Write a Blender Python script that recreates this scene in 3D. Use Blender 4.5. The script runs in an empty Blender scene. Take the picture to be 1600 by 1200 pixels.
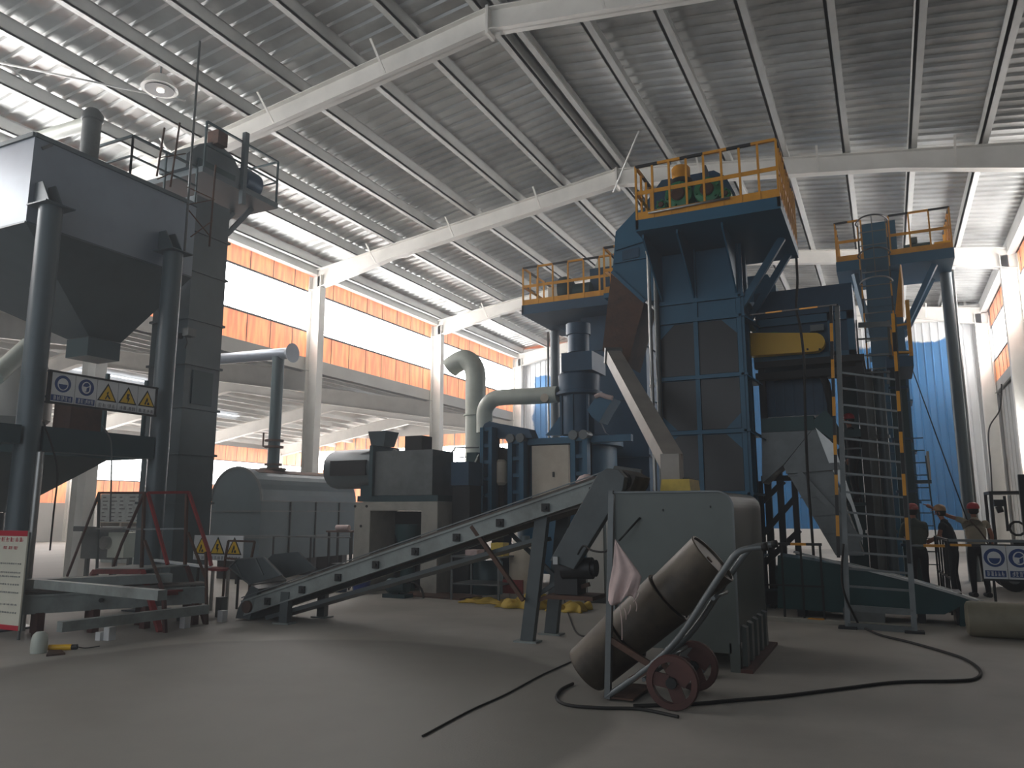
import bpy, math, random
from mathutils import Vector, Matrix
S = bpy.context.scene
COL = S.collection
random.seed(7)
# ---------------------------------------------------------------- camera, world, exposure
CH = 1.6; PITCH = math.atan(200/1200); YAW = math.atan(590/math.hypot(1200, 200))
cam = bpy.data.cameras.new('camera'); cam.sensor_width = 36; cam.lens = 27; cam.clip_end = 300
co = bpy.data.objects.new('camera', cam); COL.objects.link(co)
co.location = (0, 0, CH); co.rotation_euler = (math.pi/2+PITCH, 0, YAW)
S.camera = co
w = bpy.data.worlds.new('world'); S.world = w; w.use_nodes = True
bg = w.node_tree.nodes['Background']; bg.inputs[0].default_value = (.72, .82, 1, 1); bg.inputs[1].default_value = .55
S.view_settings.view_transform = 'Standard'; S.view_settings.look = 'None'; S.view_settings.gamma = 1
S.view_settings.use_curve_mapping = False; S.view_settings.exposure = 1.15
WIN_WHITE = 7.0; WIN_ORANGE = .43; SKYLIGHT = 1.0
vs = w.node_tree.nodes.new('ShaderNodeVolumeScatter'); vs.inputs['Density'].default_value = .006; vs.inputs['Anisotropy'].default_value = .35; vs.inputs['Color'].default_value = (.93, .96, 1, 1)
w.node_tree.links.new(vs.outputs[0], w.node_tree.nodes['World Output'].inputs['Volume'])
# added fill light behind the camera to brighten the surfaces facing it
al = bpy.data.lights.new('rear_fill', 'AREA'); al.shape = 'RECTANGLE'; al.size = 20; al.size_y = 7; al.energy = 270; al.color = (.85, .92, 1)
ao = bpy.data.objects.new('rear_fill', al); COL.objects.link(ao); ao.location = (-6.5, -7.5, 5.0); ao.rotation_euler = (math.radians(90), 0, 0)
S.cycles.max_bounces = 7; S.cycles.diffuse_bounces = 4; S.cycles.glossy_bounces = 3
S.cycles.sample_clamp_indirect = 6

# ---------------------------------------------------------------- measuring helpers
FW = Vector((-math.sin(YAW)*math.cos(PITCH), math.cos(YAW)*math.cos(PITCH), math.sin(PITCH)))
RT = Vector((math.cos(YAW), math.sin(YAW), 0)); UP = RT.cross(FW)
def at(px, py, X=None, Y=None, Z=None):
    """world point on a wall / floor plane, from where the photograph shows it"""
    r = FW*1200 + RT*(px-800) - UP*(py-600)
    i, v = (0, X) if X is not None else (1, Y) if Y is not None else (2, Z)
    return Vector((0, 0, CH)) + r*((v-(0, 0, CH)[i])/r[i])
def V(*a): return Vector(a)

# ---------------------------------------------------------------- materials
def lin(h):
    c = [int(h[i:i+2], 16)/255 for i in (1, 3, 5)]
    return tuple(x/12.92 if x <= .04045 else ((x+.055)/1.055)**2.4 for x in c)+(1,)
def mat(name, col, rough=.55, metal=0, dirt=.3, scale=2.5, dcol=None, bump=0, bscale=30, spec=.5):
    m = bpy.data.materials.new(name); m.use_nodes = True; t = m.node_tree; n = t.nodes; L = t.links
    b = n['Principled BSDF']; b.inputs['Roughness'].default_value = rough; b.inputs['Metallic'].default_value = metal
    b.inputs['Specular IOR Level'].default_value = spec
    tc = n.new('ShaderNodeTexCoord'); nz = n.new('ShaderNodeTexNoise'); nz.inputs['Scale'].default_value = scale
    nz.inputs['Detail'].default_value = 6; nz.inputs['Roughness'].default_value = .65
    L.new(tc.outputs['Object'], nz.inputs['Vector'])
    mx = n.new('ShaderNodeMix'); mx.data_type = 'RGBA'; c = lin(col)
    d = lin(dcol) if dcol else tuple(x*.45 for x in c[:3])+(1,)
    mx.inputs[6].default_value = c; mx.inputs[7].default_value = d
    rp = n.new('ShaderNodeMapRange'); rp.inputs[1].default_value = .42; rp.inputs[2].default_value = .75
    rp.inputs[3].default_value = 0; rp.inputs[4].default_value = min(1, dirt*2)
    L.new(nz.outputs['Fac'], rp.inputs[0]); L.new(rp.outputs[0], mx.inputs[0]); L.new(mx.outputs[2], b.inputs['Base Color'])
    if bump:
        n2 = n.new('ShaderNodeTexNoise'); n2.inputs['Scale'].default_value = bscale; L.new(tc.outputs['Object'], n2.inputs['Vector'])
        bp = n.new('ShaderNodeBump'); bp.inputs['Strength'].default_value = bump; bp.inputs['Distance'].default_value = .02
        L.new(n2.outputs['Fac'], bp.inputs['Height']); L.new(bp.outputs[0], b.inputs['Normal'])
    return m
def emat(name, col, s, streak=None):
    m = bpy.data.materials.new(name); m.use_nodes = True; t = m.node_tree; n = t.nodes; L = t.links
    b = n['Principled BSDF']; b.inputs['Base Color'].default_value = lin(col); b.inputs['Roughness'].default_value = .5
    b.inputs['Emission Color'].default_value = lin(col); b.inputs['Emission Strength'].default_value = s
    if streak:
        tc = n.new('ShaderNodeTexCoord'); mp = n.new('ShaderNodeMapping'); mp.inputs['Scale'].default_value = (3, 3, .35)
        nz = n.new('ShaderNodeTexNoise'); nz.inputs['Scale'].default_value = 2.2; nz.inputs['Detail'].default_value = 4
        mx = n.new('ShaderNodeMix'); mx.data_type = 'RGBA'; mx.inputs[6].default_value = lin(col); mx.inputs[7].default_value = lin(streak)
        rp = n.new('ShaderNodeMapRange'); rp.inputs[1].default_value = .4; rp.inputs[2].default_value = .62
        L.new(tc.outputs['Object'], mp.inputs[0]); L.new(mp.outputs[0], nz.inputs['Vector']); L.new(nz.outputs['Fac'], rp.inputs[0])
        L.new(rp.outputs[0], mx.inputs[0]); L.new(mx.outputs[2], b.inputs['Emission Color']); L.new(mx.outputs[2], b.inputs['Base Color'])
    return m
M = dict(
 sheet=mat('roof_sheet', '#d2d3d1', .34, .35, .5, .22, '#6f706e'),  # dark blotches painted into the colour stand for reflections in the metal
 white=mat('white_paint', '#e8e6e0', .5, 0, .15, 1.2, '#a9a8a2'),
 purlin=mat('galvanised_purlin', '#d2d3d0', .45, .1, .15, 1.5),
 greywall=mat('pale_panel', '#b4b3ad', .6, 0, .15, .8),
 cladding=mat('pale_cladding', '#c9c8c4', .55, 0, .1, .8),
 hopper=mat('slate_paint', '#838f9b', .38, .15, .2, .8),
 slate=mat('dark_slate_paint', '#57646a', .42, .1, .2, 1.2),
 slatedark=mat('dark_teal_paint', '#304a50', .45, .1, .2, 1.5),
 blue=mat('petrol_blue_paint', '#1d5a78', .42, .05, .25, 1.2, '#1b475e'),
 bluedk=mat('deep_blue_paint', '#1b4560', .45, .1, .3, 1.5),
 teal=mat('dark_green_teal_paint', '#1f4548', .5, .1, .3, 1.5),
 bright=mat('royal_blue_paint', '#234f86', .42, .05, .2, 1.5),
 yellow=mat('yellow_paint', '#dd9a22', .5, 0, .25, 3, '#a2661a'),
 guard=mat('yellow_guard_paint', '#f2bd14', .4, 0, .15, 2, '#cf9412'),
 black=mat('black_paint', '#1b1c1e', .5, 0, .1),
 dark=mat('dark_panel', '#2b2d2f', .33, .3, .35, .9, '#232221'),
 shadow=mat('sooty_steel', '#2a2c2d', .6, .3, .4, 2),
 galv=mat('galvanised_steel', '#a8a9a7', .35, .7, .25, 3),
 steel=mat('grey_steel', '#6f7475', .45, .4, .35, 2),
 conv=mat('conveyor_grey_paint', '#8c9492', .5, .1, .35, 2, '#4c4b46'),
 convdk=mat('conveyor_dark_paint', '#4f5759', .5, .1, .3, 2),
 cab=mat('cabinet_grey_green', '#5c6461', .42, .1, .15, 1.2),
 belt=mat('rubber_belt', '#6a6560', .8, 0, .4, 3, '#3a3633'),
 rubber=mat('black_rubber', '#1e1d1c', .7, 0, .2),
 red=mat('red_oxide_paint', '#8e2f2f', .5, 0, .35, 3, '#4b1f1d'),
 redbrown=mat('brown_red_worn_paint', '#55342f', .6, 0, .4, 3),
 rust=mat('rusty_steel', '#5d4438', .75, .2, .6, 3, '#3a3533', .3, 18),
 drum=mat('stained_drum_steel', '#4e463a', .5, .3, .6, 3, '#2f2926', .1, 10),
 concrete=mat('cast_concrete', '#a5a39a', .85, 0, .3, 2, '#77756d', .2, 25),
 duct=mat('pale_duct', '#c3c9bf', .5, .1, .2, 1.5),
 cream=mat('cream_panel', '#c9bfae', .5, 0, .25, 2, '#9d8c78'),
 green=mat('machine_green', '#1f7a52', .4, .1, .3, 4),
 signw=mat('sign_white', '#dfe1e2', .5, 0, .05),
 signb=mat('sign_blue', '#24437e', .5, 0, .05),
 signy=mat('sign_yellow', '#e6bd2c', .5, 0, .05),
 signk=mat('sign_black', '#161616', .5, 0, 0),
 signg=mat('sign_grey_letters', '#8d8f92', .5, 0, 0),
 signr=mat('sign_red', '#c2263a', .5, 0, .05),
 cream2=mat('poster_paper', '#e3e0cf', .6, 0, .1, 1),
 tankc=mat('dusty_tank_paint', '#8f8977', .6, 0, .45, 2, '#6b6657'),
 pipeg=mat('pale_grey_pipe', '#98938c', .5, .1, .25, 2),
 cloth=mat('pale_cloth', '#c9b4b0', .9, 0, .25, 6),
 tarp=mat('yellow_tarpaulin', '#c0a23c', .7, 0, .35, 4, '#8f7426'),
 plas=mat('yellow_plastic', '#c9ae4a', .6, 0, .3, 5),
 wrap=mat('wrapped_pallet', '#c9d2d0', .5, 0, .3, 5, '#8a9492'),
 skin=mat('skin', '#a26a52', .6, 0, .1),
 jacket=mat('grey_green_cloth', '#4d564e', .9, 0, .2, 6),
 tshirt=mat('navy_cloth', '#20242c', .9, 0, .1, 6),
 beige=mat('beige_cloth', '#a79c88', .9, 0, .15, 6),
 trousers=mat('dark_trousers', '#1f2126', .9, 0, .1),
 capt=mat('tan_helmet', '#a3805c', .5, 0, .1),
 hatred=mat('red_helmet', '#b0202c', .4, 0, .05),
 capred=mat('red_pattern_cap', '#b04a48', .8, 0, .5, 14, '#c99a90'),
 hair=mat('black_hair', '#15120f', .8, 0, 0),
 bluebk=mat('blue_plastic', '#1c3d86', .4, 0, .1),
 winw=emat('daylight_glazing', '#ffffff', WIN_WHITE),
 wino=emat('orange_translucent_sheet', '#f08a64', WIN_ORANGE, '#f6ab74'),
 sky=emat('skylight_sheet', '#eef3ff', SKYLIGHT),
 lampglow=emat('lamp_glow', '#fff6e8', 5),
)
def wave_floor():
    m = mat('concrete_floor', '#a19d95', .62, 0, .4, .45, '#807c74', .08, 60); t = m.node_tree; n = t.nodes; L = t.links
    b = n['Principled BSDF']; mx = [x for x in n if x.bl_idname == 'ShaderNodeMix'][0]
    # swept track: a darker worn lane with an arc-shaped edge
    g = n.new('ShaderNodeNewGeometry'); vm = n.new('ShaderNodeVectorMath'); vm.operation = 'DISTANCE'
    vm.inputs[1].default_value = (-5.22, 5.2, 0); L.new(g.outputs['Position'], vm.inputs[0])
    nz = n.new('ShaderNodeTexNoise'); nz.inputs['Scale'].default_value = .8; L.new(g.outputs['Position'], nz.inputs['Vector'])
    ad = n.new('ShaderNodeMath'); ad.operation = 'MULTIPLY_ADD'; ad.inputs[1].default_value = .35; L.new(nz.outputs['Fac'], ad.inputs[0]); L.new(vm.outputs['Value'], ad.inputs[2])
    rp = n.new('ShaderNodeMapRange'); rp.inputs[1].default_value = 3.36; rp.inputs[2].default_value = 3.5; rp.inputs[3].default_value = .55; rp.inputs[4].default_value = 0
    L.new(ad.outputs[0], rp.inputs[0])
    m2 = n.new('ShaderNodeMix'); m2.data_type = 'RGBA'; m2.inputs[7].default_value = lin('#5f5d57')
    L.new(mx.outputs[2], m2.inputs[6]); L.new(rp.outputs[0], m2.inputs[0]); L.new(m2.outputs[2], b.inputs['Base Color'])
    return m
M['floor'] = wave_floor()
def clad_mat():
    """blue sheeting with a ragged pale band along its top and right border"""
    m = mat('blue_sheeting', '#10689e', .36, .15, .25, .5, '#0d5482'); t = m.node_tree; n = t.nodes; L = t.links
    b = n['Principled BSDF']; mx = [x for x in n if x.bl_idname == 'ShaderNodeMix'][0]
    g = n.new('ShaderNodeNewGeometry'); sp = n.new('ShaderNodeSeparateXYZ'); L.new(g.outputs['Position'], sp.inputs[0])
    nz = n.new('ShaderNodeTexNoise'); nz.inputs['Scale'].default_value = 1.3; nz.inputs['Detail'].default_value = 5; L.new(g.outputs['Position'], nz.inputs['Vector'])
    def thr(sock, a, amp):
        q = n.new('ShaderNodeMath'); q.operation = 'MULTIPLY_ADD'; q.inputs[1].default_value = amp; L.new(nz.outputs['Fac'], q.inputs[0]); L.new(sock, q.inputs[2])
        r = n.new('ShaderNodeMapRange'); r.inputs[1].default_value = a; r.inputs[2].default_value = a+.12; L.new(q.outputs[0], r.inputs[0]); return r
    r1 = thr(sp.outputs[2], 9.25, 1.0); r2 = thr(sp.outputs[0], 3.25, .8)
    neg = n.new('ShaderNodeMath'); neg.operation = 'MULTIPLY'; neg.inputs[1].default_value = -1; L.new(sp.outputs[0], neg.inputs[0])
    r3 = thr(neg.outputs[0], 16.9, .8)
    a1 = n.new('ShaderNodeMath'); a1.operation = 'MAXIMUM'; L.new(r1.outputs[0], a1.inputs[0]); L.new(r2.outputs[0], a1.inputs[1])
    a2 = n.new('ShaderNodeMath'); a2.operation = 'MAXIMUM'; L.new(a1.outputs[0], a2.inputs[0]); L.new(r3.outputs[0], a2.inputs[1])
    m2 = n.new('ShaderNodeMix'); m2.data_type = 'RGBA'; m2.inputs[7].default_value = lin('#d5d8d9')  # overexposed glow put into the colour as the ragged pale border
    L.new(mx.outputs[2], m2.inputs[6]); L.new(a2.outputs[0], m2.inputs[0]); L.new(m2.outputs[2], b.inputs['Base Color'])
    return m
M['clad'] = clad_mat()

# ---------------------------------------------------------------- object helpers
def tag(o, label=None, cat=None, group=None, kind=None):
    if label: o['label'] = label
    if cat: o['category'] = cat
    if group: o['group'] = group
    if kind: o['kind'] = kind
    return o
def wloc(o):
    v = Vector(o.location)
    while o.parent: o = o.parent; v += Vector(o.location)
    return v
def thing(name, label, cat, loc=(0, 0, 0), group=None):
    o = bpy.data.objects.new(name, None); COL.objects.link(o); o.location = loc; o.empty_display_size = .2
    return tag(o, label, cat, group)
class MB:
    def __init__(s): s.v = []; s.f = []; s.m = []; s.mi = 0; s.sm = []
    def face(s, idx, smooth=False): s.f.append(idx); s.m.append(s.mi); s.sm.append(smooth)
    def add(s, vs, fs, smooth=False):
        o = len(s.v); s.v += [Vector(v) for v in vs]
        for f in fs: s.face([i+o for i in f], smooth)
        return s
    def hexa(s, b, t):
        """bottom 4 and top 4 points"""
        return s.add(list(b)+list(t), [(3, 2, 1, 0), (4, 5, 6, 7), (0, 1, 5, 4), (1, 2, 6, 5), (2, 3, 7, 6), (3, 0, 4, 7)])
    def box(s, x0, x1, y0, y1, z0, z1):
        x0, x1 = sorted((x0, x1)); y0, y1 = sorted((y0, y1)); z0, z1 = sorted((z0, z1))
        return s.hexa([(x0, y0, z0), (x1, y0, z0), (x1, y1, z0), (x0, y1, z0)], [(x0, y0, z1), (x1, y0, z1), (x1, y1, z1), (x0, y1, z1)])
    def bar(s, p, q, w, h=None, up=(0, 0, 1)):
        """rectangular bar from p to q: w sideways, h along up"""
        p = Vector(p); q = Vector(q); h = h or w; d = (q-p).normalized(); u = Vector(up)
        if abs(d.dot(u)) > .98: u = Vector((0, 1, 0))
        r = d.cross(u).normalized(); u = r.cross(d)
        c = [r*a*w/2+u*b*h/2 for a, b in ((-1, -1), (1, -1), (1, 1), (-1, 1))]
        return s.hexa([p+x for x in c], [q+x for x in c])
    def prism(s, pts, vec):
        pts = [Vector(p) for p in pts]; vec = Vector(vec); n = len(pts)
        nrm = Vector((0, 0, 0))
        for i in range(n): nrm += pts[i].cross(pts[(i+1) % n])
        if nrm.dot(vec) > 0: pts = pts[::-1]
        return s.add(pts+[p+vec for p in pts], [tuple(range(n)), tuple(range(2*n-1, n-1, -1))]+[(i, i+n, (i+1) % n+n, (i+1) % n) for i in range(n)])
    def cyl(s, p, q, r, r2=None, n=20, caps=True):
        p = Vector(p); q = Vector(q); r2 = r if r2 is None else r2; d = (q-p).normalized()
        u = Vector((0, 0, 1)) if abs(d.z) < .9 else Vector((1, 0, 0)); a = d.cross(u).normalized(); b = d.cross(a)
        o = len(s.v)
        for c, rr in ((p, r), (q, r2)):
            for i in range(n):
                t = 2*math.pi*i/n; s.v.append(c+a*rr*math.cos(t)+b*rr*math.sin(t))
        for i in range(n): s.face([o+i, o+(i+1) % n, o+(i+1) % n+n, o+i+n], True)
        if caps: s.face([o+i for i in range(n)][::-1]); s.face([o+n+i for i in range(n)])
        return s
    def tube(s, pts, r, n=8, smooth=True):
        pts = [Vector(p) for p in pts]; rs = r if isinstance(r, (list, tuple)) else [r]*len(pts); o = len(s.v); prev = None
        for k, p in enumerate(pts):
            d = (pts[min(k+1, len(pts)-1)]-pts[max(k-1, 0)]).normalized()
            if prev is None:
                u = Vector((0, 0, 1)) if abs(d.z) < .9 else Vector((1, 0, 0)); a = d.cross(u).normalized()
            else: a = (prev-d*prev.dot(d)).normalized()
            prev = a; b = d.cross(a)
            for i in range(n):
                t = 2*math.pi*i/n; s.v.append(p+(a*math.cos(t)+b*math.sin(t))*rs[k])
        for k in range(len(pts)-1):
            for i in range(n): s.face([o+k*n+i, o+k*n+(i+1) % n, o+(k+1)*n+(i+1) % n, o+(k+1)*n+i], smooth)
        s.face([o+i for i in range(n)][::-1]); s.face([o+(len(pts)-1)*n+i for i in range(n)]); return s
    def lathe(s, c, prof, n=20, axis=(0, 0, 1)):
        """prof: (radius, height) pairs"""
        c = Vector(c); d = Vector(axis).normalized(); u = Vector((0, 0, 1)) if abs(d.z) < .9 else Vector((1, 0, 0)); a = d.cross(u).normalized(); b = d.cross(a); o = len(s.v)
        for r, h in prof:
            for i in range(n):
                t = 2*math.pi*i/n; s.v.append(c+d*h+(a*math.cos(t)+b*math.sin(t))*max(r, .0005))
        for k in range(len(prof)-1):
            for i in range(n): s.face([o+k*n+i, o+k*n+(i+1) % n, o+(k+1)*n+(i+1) % n, o+(k+1)*n+i], True)
        s.face([o+i for i in range(n)][::-1]); s.face([o+(len(prof)-1)*n+i for i in range(n)]); return s
    def build(s, name, m, parent=None, bevel=0):
        off = wloc(parent) if parent else Vector((0, 0, 0))
        own = Vector((0, 0, 0))
        if not parent:
            n = len(s.v); own = Vector((sum(v.x for v in s.v)/n, sum(v.y for v in s.v)/n, min(v.z for v in s.v)))
        me = bpy.data.meshes.new(name); me.from_pydata([tuple(v-off-own) for v in s.v], [], s.f)
        for x in (m if isinstance(m, (list, tuple)) else [m]): me.materials.append(M[x])
        me.polygons.foreach_set('material_index', s.m); me.polygons.foreach_set('use_smooth', s.sm); me.update()
        import bmesh
        bm = bmesh.new(); bm.from_mesh(me); bmesh.ops.recalc_face_normals(bm, faces=bm.faces)
        for e in bm.edges:
            if len(e.link_faces) == 2 and e.calc_face_angle(0) > .7: e.smooth = False
        bm.to_mesh(me); bm.free()
        o = bpy.data.objects.new(name, me); COL.objects.link(o); o.location = own
        if parent: o.parent = parent; o.location = (0, 0, 0)
        if bevel:
            b = o.modifiers.new('bevel', 'BEVEL'); b.width = bevel; b.segments = 2; b.limit_method = 'ANGLE'
        return o
def arc(c, r, a0, a1, n, plane='xz'):
    out = []
    for i in range(n+1):
        t = math.radians(a0+(a1-a0)*i/n); u, v = r*math.cos(t), r*math.sin(t)
        out.append(Vector(c)+(Vector((u, 0, v)) if plane == 'xz' else Vector((0, u, v)) if plane == 'yz' else Vector((u, v, 0))))
    return out
def spline(pts, k=8):
    pts = [Vector(p) for p in pts]; P = [pts[0]]+pts+[pts[-1]]; out = []
    for i in range(1, len(P)-2):
        for j in range(k):
            t = j/k; a, b, c, d = P[i-1], P[i], P[i+1], P[i+2]
            out.append(.5*((2*b)+(c-a)*t+(2*a-5*b+4*c-d)*t*t+(3*b-a-3*c+d)*t**3))
    out.append(pts[-1]); return out
def copy_tree(o, parent=None):
    c = o.copy(); COL.objects.link(c); c.parent = parent
    for ch in [x for x in bpy.data.objects if x.parent == o]: copy_tree(ch, c)
    return c
def struct(mb, name, m): return tag(mb.build(name, m), kind='structure')

# ================================================================= THE SETTING
XR, ZR, SL = -6.4, 11.12, .137          # ridge and roof slope (rafter centre line)
XL, XRW = -17.3, 4.0                    # column rows
YS = [-4.0, 4.1, 12.2, 20.2, 28.2, 36.4]
def zr(x, dz=0): return ZR-SL*abs(x-XR)+dz
MB_ = MB()
m_ = MB(); m_.add([(-62, -16, 0), (14, -16, 0), (14, 60, 0), (-62, 60, 0), (-62, -16, -.2), (14, -16, -.2), (14, 60, -.2), (-62, 60, -.2)], [(0, 1, 2, 3), (7, 6, 5, 4), (0, 4, 5, 1), (1, 5, 6, 2), (2, 6, 7, 3), (3, 7, 4, 0)])
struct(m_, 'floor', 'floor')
# ribbed sheet roof
def ribbed(mb, ys, xa, xb, za, zb, dep):
    o = len(mb.v)
    for y, h in ys: mb.v += [Vector((xa, y, za+h*dep)), Vector((xb, y, zb+h*dep))]
    for i in range(len(ys)-1): mb.face([o+2*i, o+2*i+1, o+2*i+3, o+2*i+2])
ys = []; y = -7.5
while y < 37: ys += [(y, 1), (y+.25, 1), (y+.28, 0), (y+.33, 0)]; y += .36
m_ = MB(); ribbed(m_, ys, XL-.35, XR, zr(XL-.35, .62), zr(XR, .62), .05); ribbed(m_, ys, XR, XRW+.35, zr(XR, .62), zr(XRW+.35, .62), .05)
struct(m_, 'ceiling', 'sheet')
# purlins
def purlin(x, name='roof_purlin', label='', y0=-7.5, y1=36.8, dz=0, s=1):
    z = zr(x, .27)+dz; m = MB(); m.box(x-.03, x+.03, y0, y1, z, z+.3); m.box(x-.03 if s > 0 else x-.16, x+.16 if s > 0 else x+.03, y0, y1, z, z+.02)
    m.box(x-.03 if s > 0 else x-.16, x+.13 if s > 0 else x+.03, y0, y1, z+.27, z+.285)
    o = m.build(name, 'purlin'); tag(o, label, 'roof purlin', 'roof purlins'); return o
ordn = ['ridge', 'first', 'second', 'third', 'fourth', 'fifth', 'sixth', 'seventh']
for i in range(8):
    purlin(XR-.13-1.5*i+(.0 if i else 0), label=('pale steel purlin on the left of the dark ridge gap' if i == 0 else 'long pale roof purlin, %s one left of the ridge pair' % ordn[i]), s=-1)
    xx = XR+.13+1.47*i
    if xx < 4.3: purlin(xx, label=('pale steel purlin on the right of the dark ridge gap' if i == 0 else 'long pale roof purlin, %s one right of the ridge pair' % ordn[i]), s=1)
# rafters with fly braces and joint plate
places = ['rearmost, behind the camera', 'just over the camera', 'crossing above the grey hopper and the left elevator head', 'crossing behind the yellow-railed blue tower top', 'crossing behind the right yellow-railed platform', 'against the blue sheeted end wall']
for k, Y in enumerate(YS):
    if k == 0: continue
    r = thing('roof_rafter', 'white painted steel roof rafter '+places[k], 'rafter', (XR, Y, zr(XR)), 'white roof rafters')
    for sgn, xe in ((-1, XL), (1, XRW)):
        m = MB(); zE = zr(xe); zC = zr(XR)
        def sec(x0, z0, h0, x1, z1, h1):
            for (dy, a, b) in ((.012, -1, 1),): m.hexa([(x0, Y-dy, z0-h0), (x1, Y-dy, z1-h1), (x1, Y+dy, z1-h1), (x0, Y+dy, z0-h0)], [(x0, Y-dy, z0+.27), (x1, Y-dy, z1+.27), (x1, Y+dy, z1+.27), (x0, Y+dy, z0+.27)])
            for e in (0, 1):
                a0 = z0+.25 if e else z0-h0; a1 = z1+.25 if e else z1-h1
                m.hexa([(x0, Y-.13, a0), (x1, Y-.13, a1), (x1, Y+.13, a1), (x0, Y+.13, a0)], [(x0, Y-.13, a0+.022), (x1, Y-.13, a1+.022), (x1, Y+.13, a1+.022), (x0, Y+.13, a0+.022)])
        xm = xe-sgn*3.2
        sec(XR, zC, .22, xm, zr(xm), .2); sec(xm, zr(xm), .2, xe, zE, .42)
        m.build('rafter_arm', 'white', r)
        for q in (2.4, 5.4, 8.4):
            xb = XR+sgn*q; b = MB(); b.bar((xb, Y-.1, zr(xb)-.2), (xb, Y-.65, zr(xb)+.3), .05, .02); b.build('fly_brace', 'white', r)
    m = MB(); m.box(XR-.03, XR+.03, Y-.15, Y+.15, zr(XR)-.32, zr(XR)+.3); m.build('joint_plate', 'white', r)
# columns
cl = ['', 'behind the camera', 'seen behind the hopper outlet', 'between the first two orange window bays', 'second full one along the orange windows', 'in the far left corner beside the blue wall']
cr = ['', 'behind the camera', 'out at the right edge', 'right of the right platform', 'with a daylit side, right of the right platform', 'in the far right corner beside the blue wall']
def column(x, y, label, ztop):
    t = thing('steel_column', label, 'column', (x, y, 0), 'white steel columns')
    m = MB(); m.box(x-.25, x-.225, y-.15, y+.15, 0, ztop); m.box(x+.225, x+.25, y-.15, y+.15, 0, ztop); m.box(x-.225, x+.225, y-.012, y+.012, 0, ztop)
    m.box(x-.225, x+.225, y-.13, y+.13, ztop-.5, ztop-.48); m.build('shaft', 'white', t)
    b = MB(); b.box(x-.35, x+.35, y-.25, y+.25, 0, .04); b.build('base_plate', 'white', t); return t
for k, Y in enumerate(YS):
    if k < 2: continue
    column(XL, Y, 'white steel column of the left row, '+cl[k], zr(XL, .05))
    if k > 3: column(XRW, Y, 'white steel column of the right wall, '+cr[k], zr(XRW, .05))
# left wall strip of windows above an open lower part
YA = -7.5
def wall_bands(x, side, n0, zo=(6.82, 7.75, 9.16, 9.95), yy=YS, beam=(6.35, 6.82), first=0):
    m = MB(); m.box(x-.02, x+.02, yy[first], yy[-1]+.3, zo[0], zo[1]); struct(m, 'wall_'+side, 'wino')
    m = MB(); m.box(x-.02, x+.02, yy[first], yy[-1]+.3, zo[2], zo[3]); struct(m, 'wall_'+side, 'wino')
    m = MB()
    for a, b in ((zo[0]+.01, zo[1]-.01), (zo[2]+.01, zo[3])):
        y = yy[first]
        while y < yy[-1]: m.box(x-.03, x+.03, y-.012, y+.012, a, b); y += 1.02
    for z in (zo[1], zo[2]): m.box(x-.05, x+.05, yy[first], yy[-1]+.3, z-.03, z+.03)
    struct(m, 'trim_%d' % n0, 'shadow')
    m = MB(); m.box(x-.1, x+.1, yy[first], yy[-1]+.3, beam[0], beam[1]); m.box(x-.18, x+.18, yy[first], yy[-1]+.3, beam[0], beam[0]+.02); struct(m, 'trim_%d' % (n0+1), 'greywall')
    for k in range(first, len(yy)-1):
        m = MB(); m.box(x-.01, x+.01, yy[k]+.02, yy[k+1]-.02, zo[1]+.03, zo[2]-.03); w_ = struct(m, 'window_%d' % (n0*10+k), 'winw')
wall_bands(XL-.38, 'left', 1)
wall_bands(XRW+.38, 'right', 3, first=3)
# right wall lower cladding with a small low window
m = MB(); x = XRW+.38
m.box(x, x+.1, 12, 26.6, 0, 6.35); m.box(x, x+.1, 28.6, 36.9, 0, 6.35); m.box(x, x+.1, 26.6, 28.6, 0, 1.9); m.box(x, x+.1, 26.6, 28.6, 4.4, 6.35)
y = 20.3
while y < 36.8:
    m.box(x-.02, x, y, y+.03, 0, 6.35) if not 26.5 < y < 28.6 else None
    y += .9
struct(m, 'wall_right', 'greywall')
m = MB(); m.box(x, x+.05, 26.6, 28.6, 3.2, 4.4); struct(m, 'window_50', 'winw')
m = MB(); m.box(x, x+.05, 26.6, 28.6, 1.9, 3.15); struct(m, 'wall_right', 'wino')
m = MB(); m.box(x-.03, x, 26.55, 28.65, 3.15, 3.2); m.box(x-.03, x, 26.55, 28.65, 1.85, 1.9); m.box(x-.03, x, 26.55, 28.65, 4.4, 4.45); m.box(x-.03, x, 27.6, 27.63, 1.9, 3.2); struct(m, 'trim_51', 'greywall')
# end wall in blue ribbed sheet on a pale plinth, white eaves beam, gable lights
YE = 36.75
xs = []; x = XL-.3
while x < XRW+.4: xs += [(x, 1), (x+.2, 1), (x+.23, 0), (x+.25, 0), (x+.28, 1)]; x += .3
m = MB(); o = 0
for xx, h in xs: m.v += [Vector((xx, YE-(.0 if h else .045), .87)), Vector((xx, YE-(.0 if h else .045), 9.7))]
for i in range(len(xs)-1): m.face([2*i, 2*i+2, 2*i+3, 2*i+1])
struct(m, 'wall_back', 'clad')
m = MB(); m.box(XL-.3, XRW+.4, YE-.08, YE+.1, 0, .87); struct(m, 'baseboard_back', 'cladding')
m = MB(); m.box(XL, XRW, YE-.35, YE-.1, 9.62, 10.15); struct(m, 'trim_60', 'white')
m = MB(); m.box(XL, XRW, YE-.02, YE+.05, 9.7, 9.9); m.prism([(XL, YE, 10.42), (XRW, YE, 10.42), (XRW, YE, zr(XRW, .6)), (XR, YE, zr(XR, .6)), (XL, YE, zr(XL, .6))], (0, .1, 0)); struct(m, 'wall_back', 'greywall')
m = MB(); m.box(XL, -13.5, YE, YE+.04, 9.9, 10.42); struct(m, 'wall_back', 'wino')
m = MB(); m.box(-13.5, XRW, YE, YE+.04, 9.9, 10.42); struct(m, 'window_61', 'sheet')
m = MB()
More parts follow.
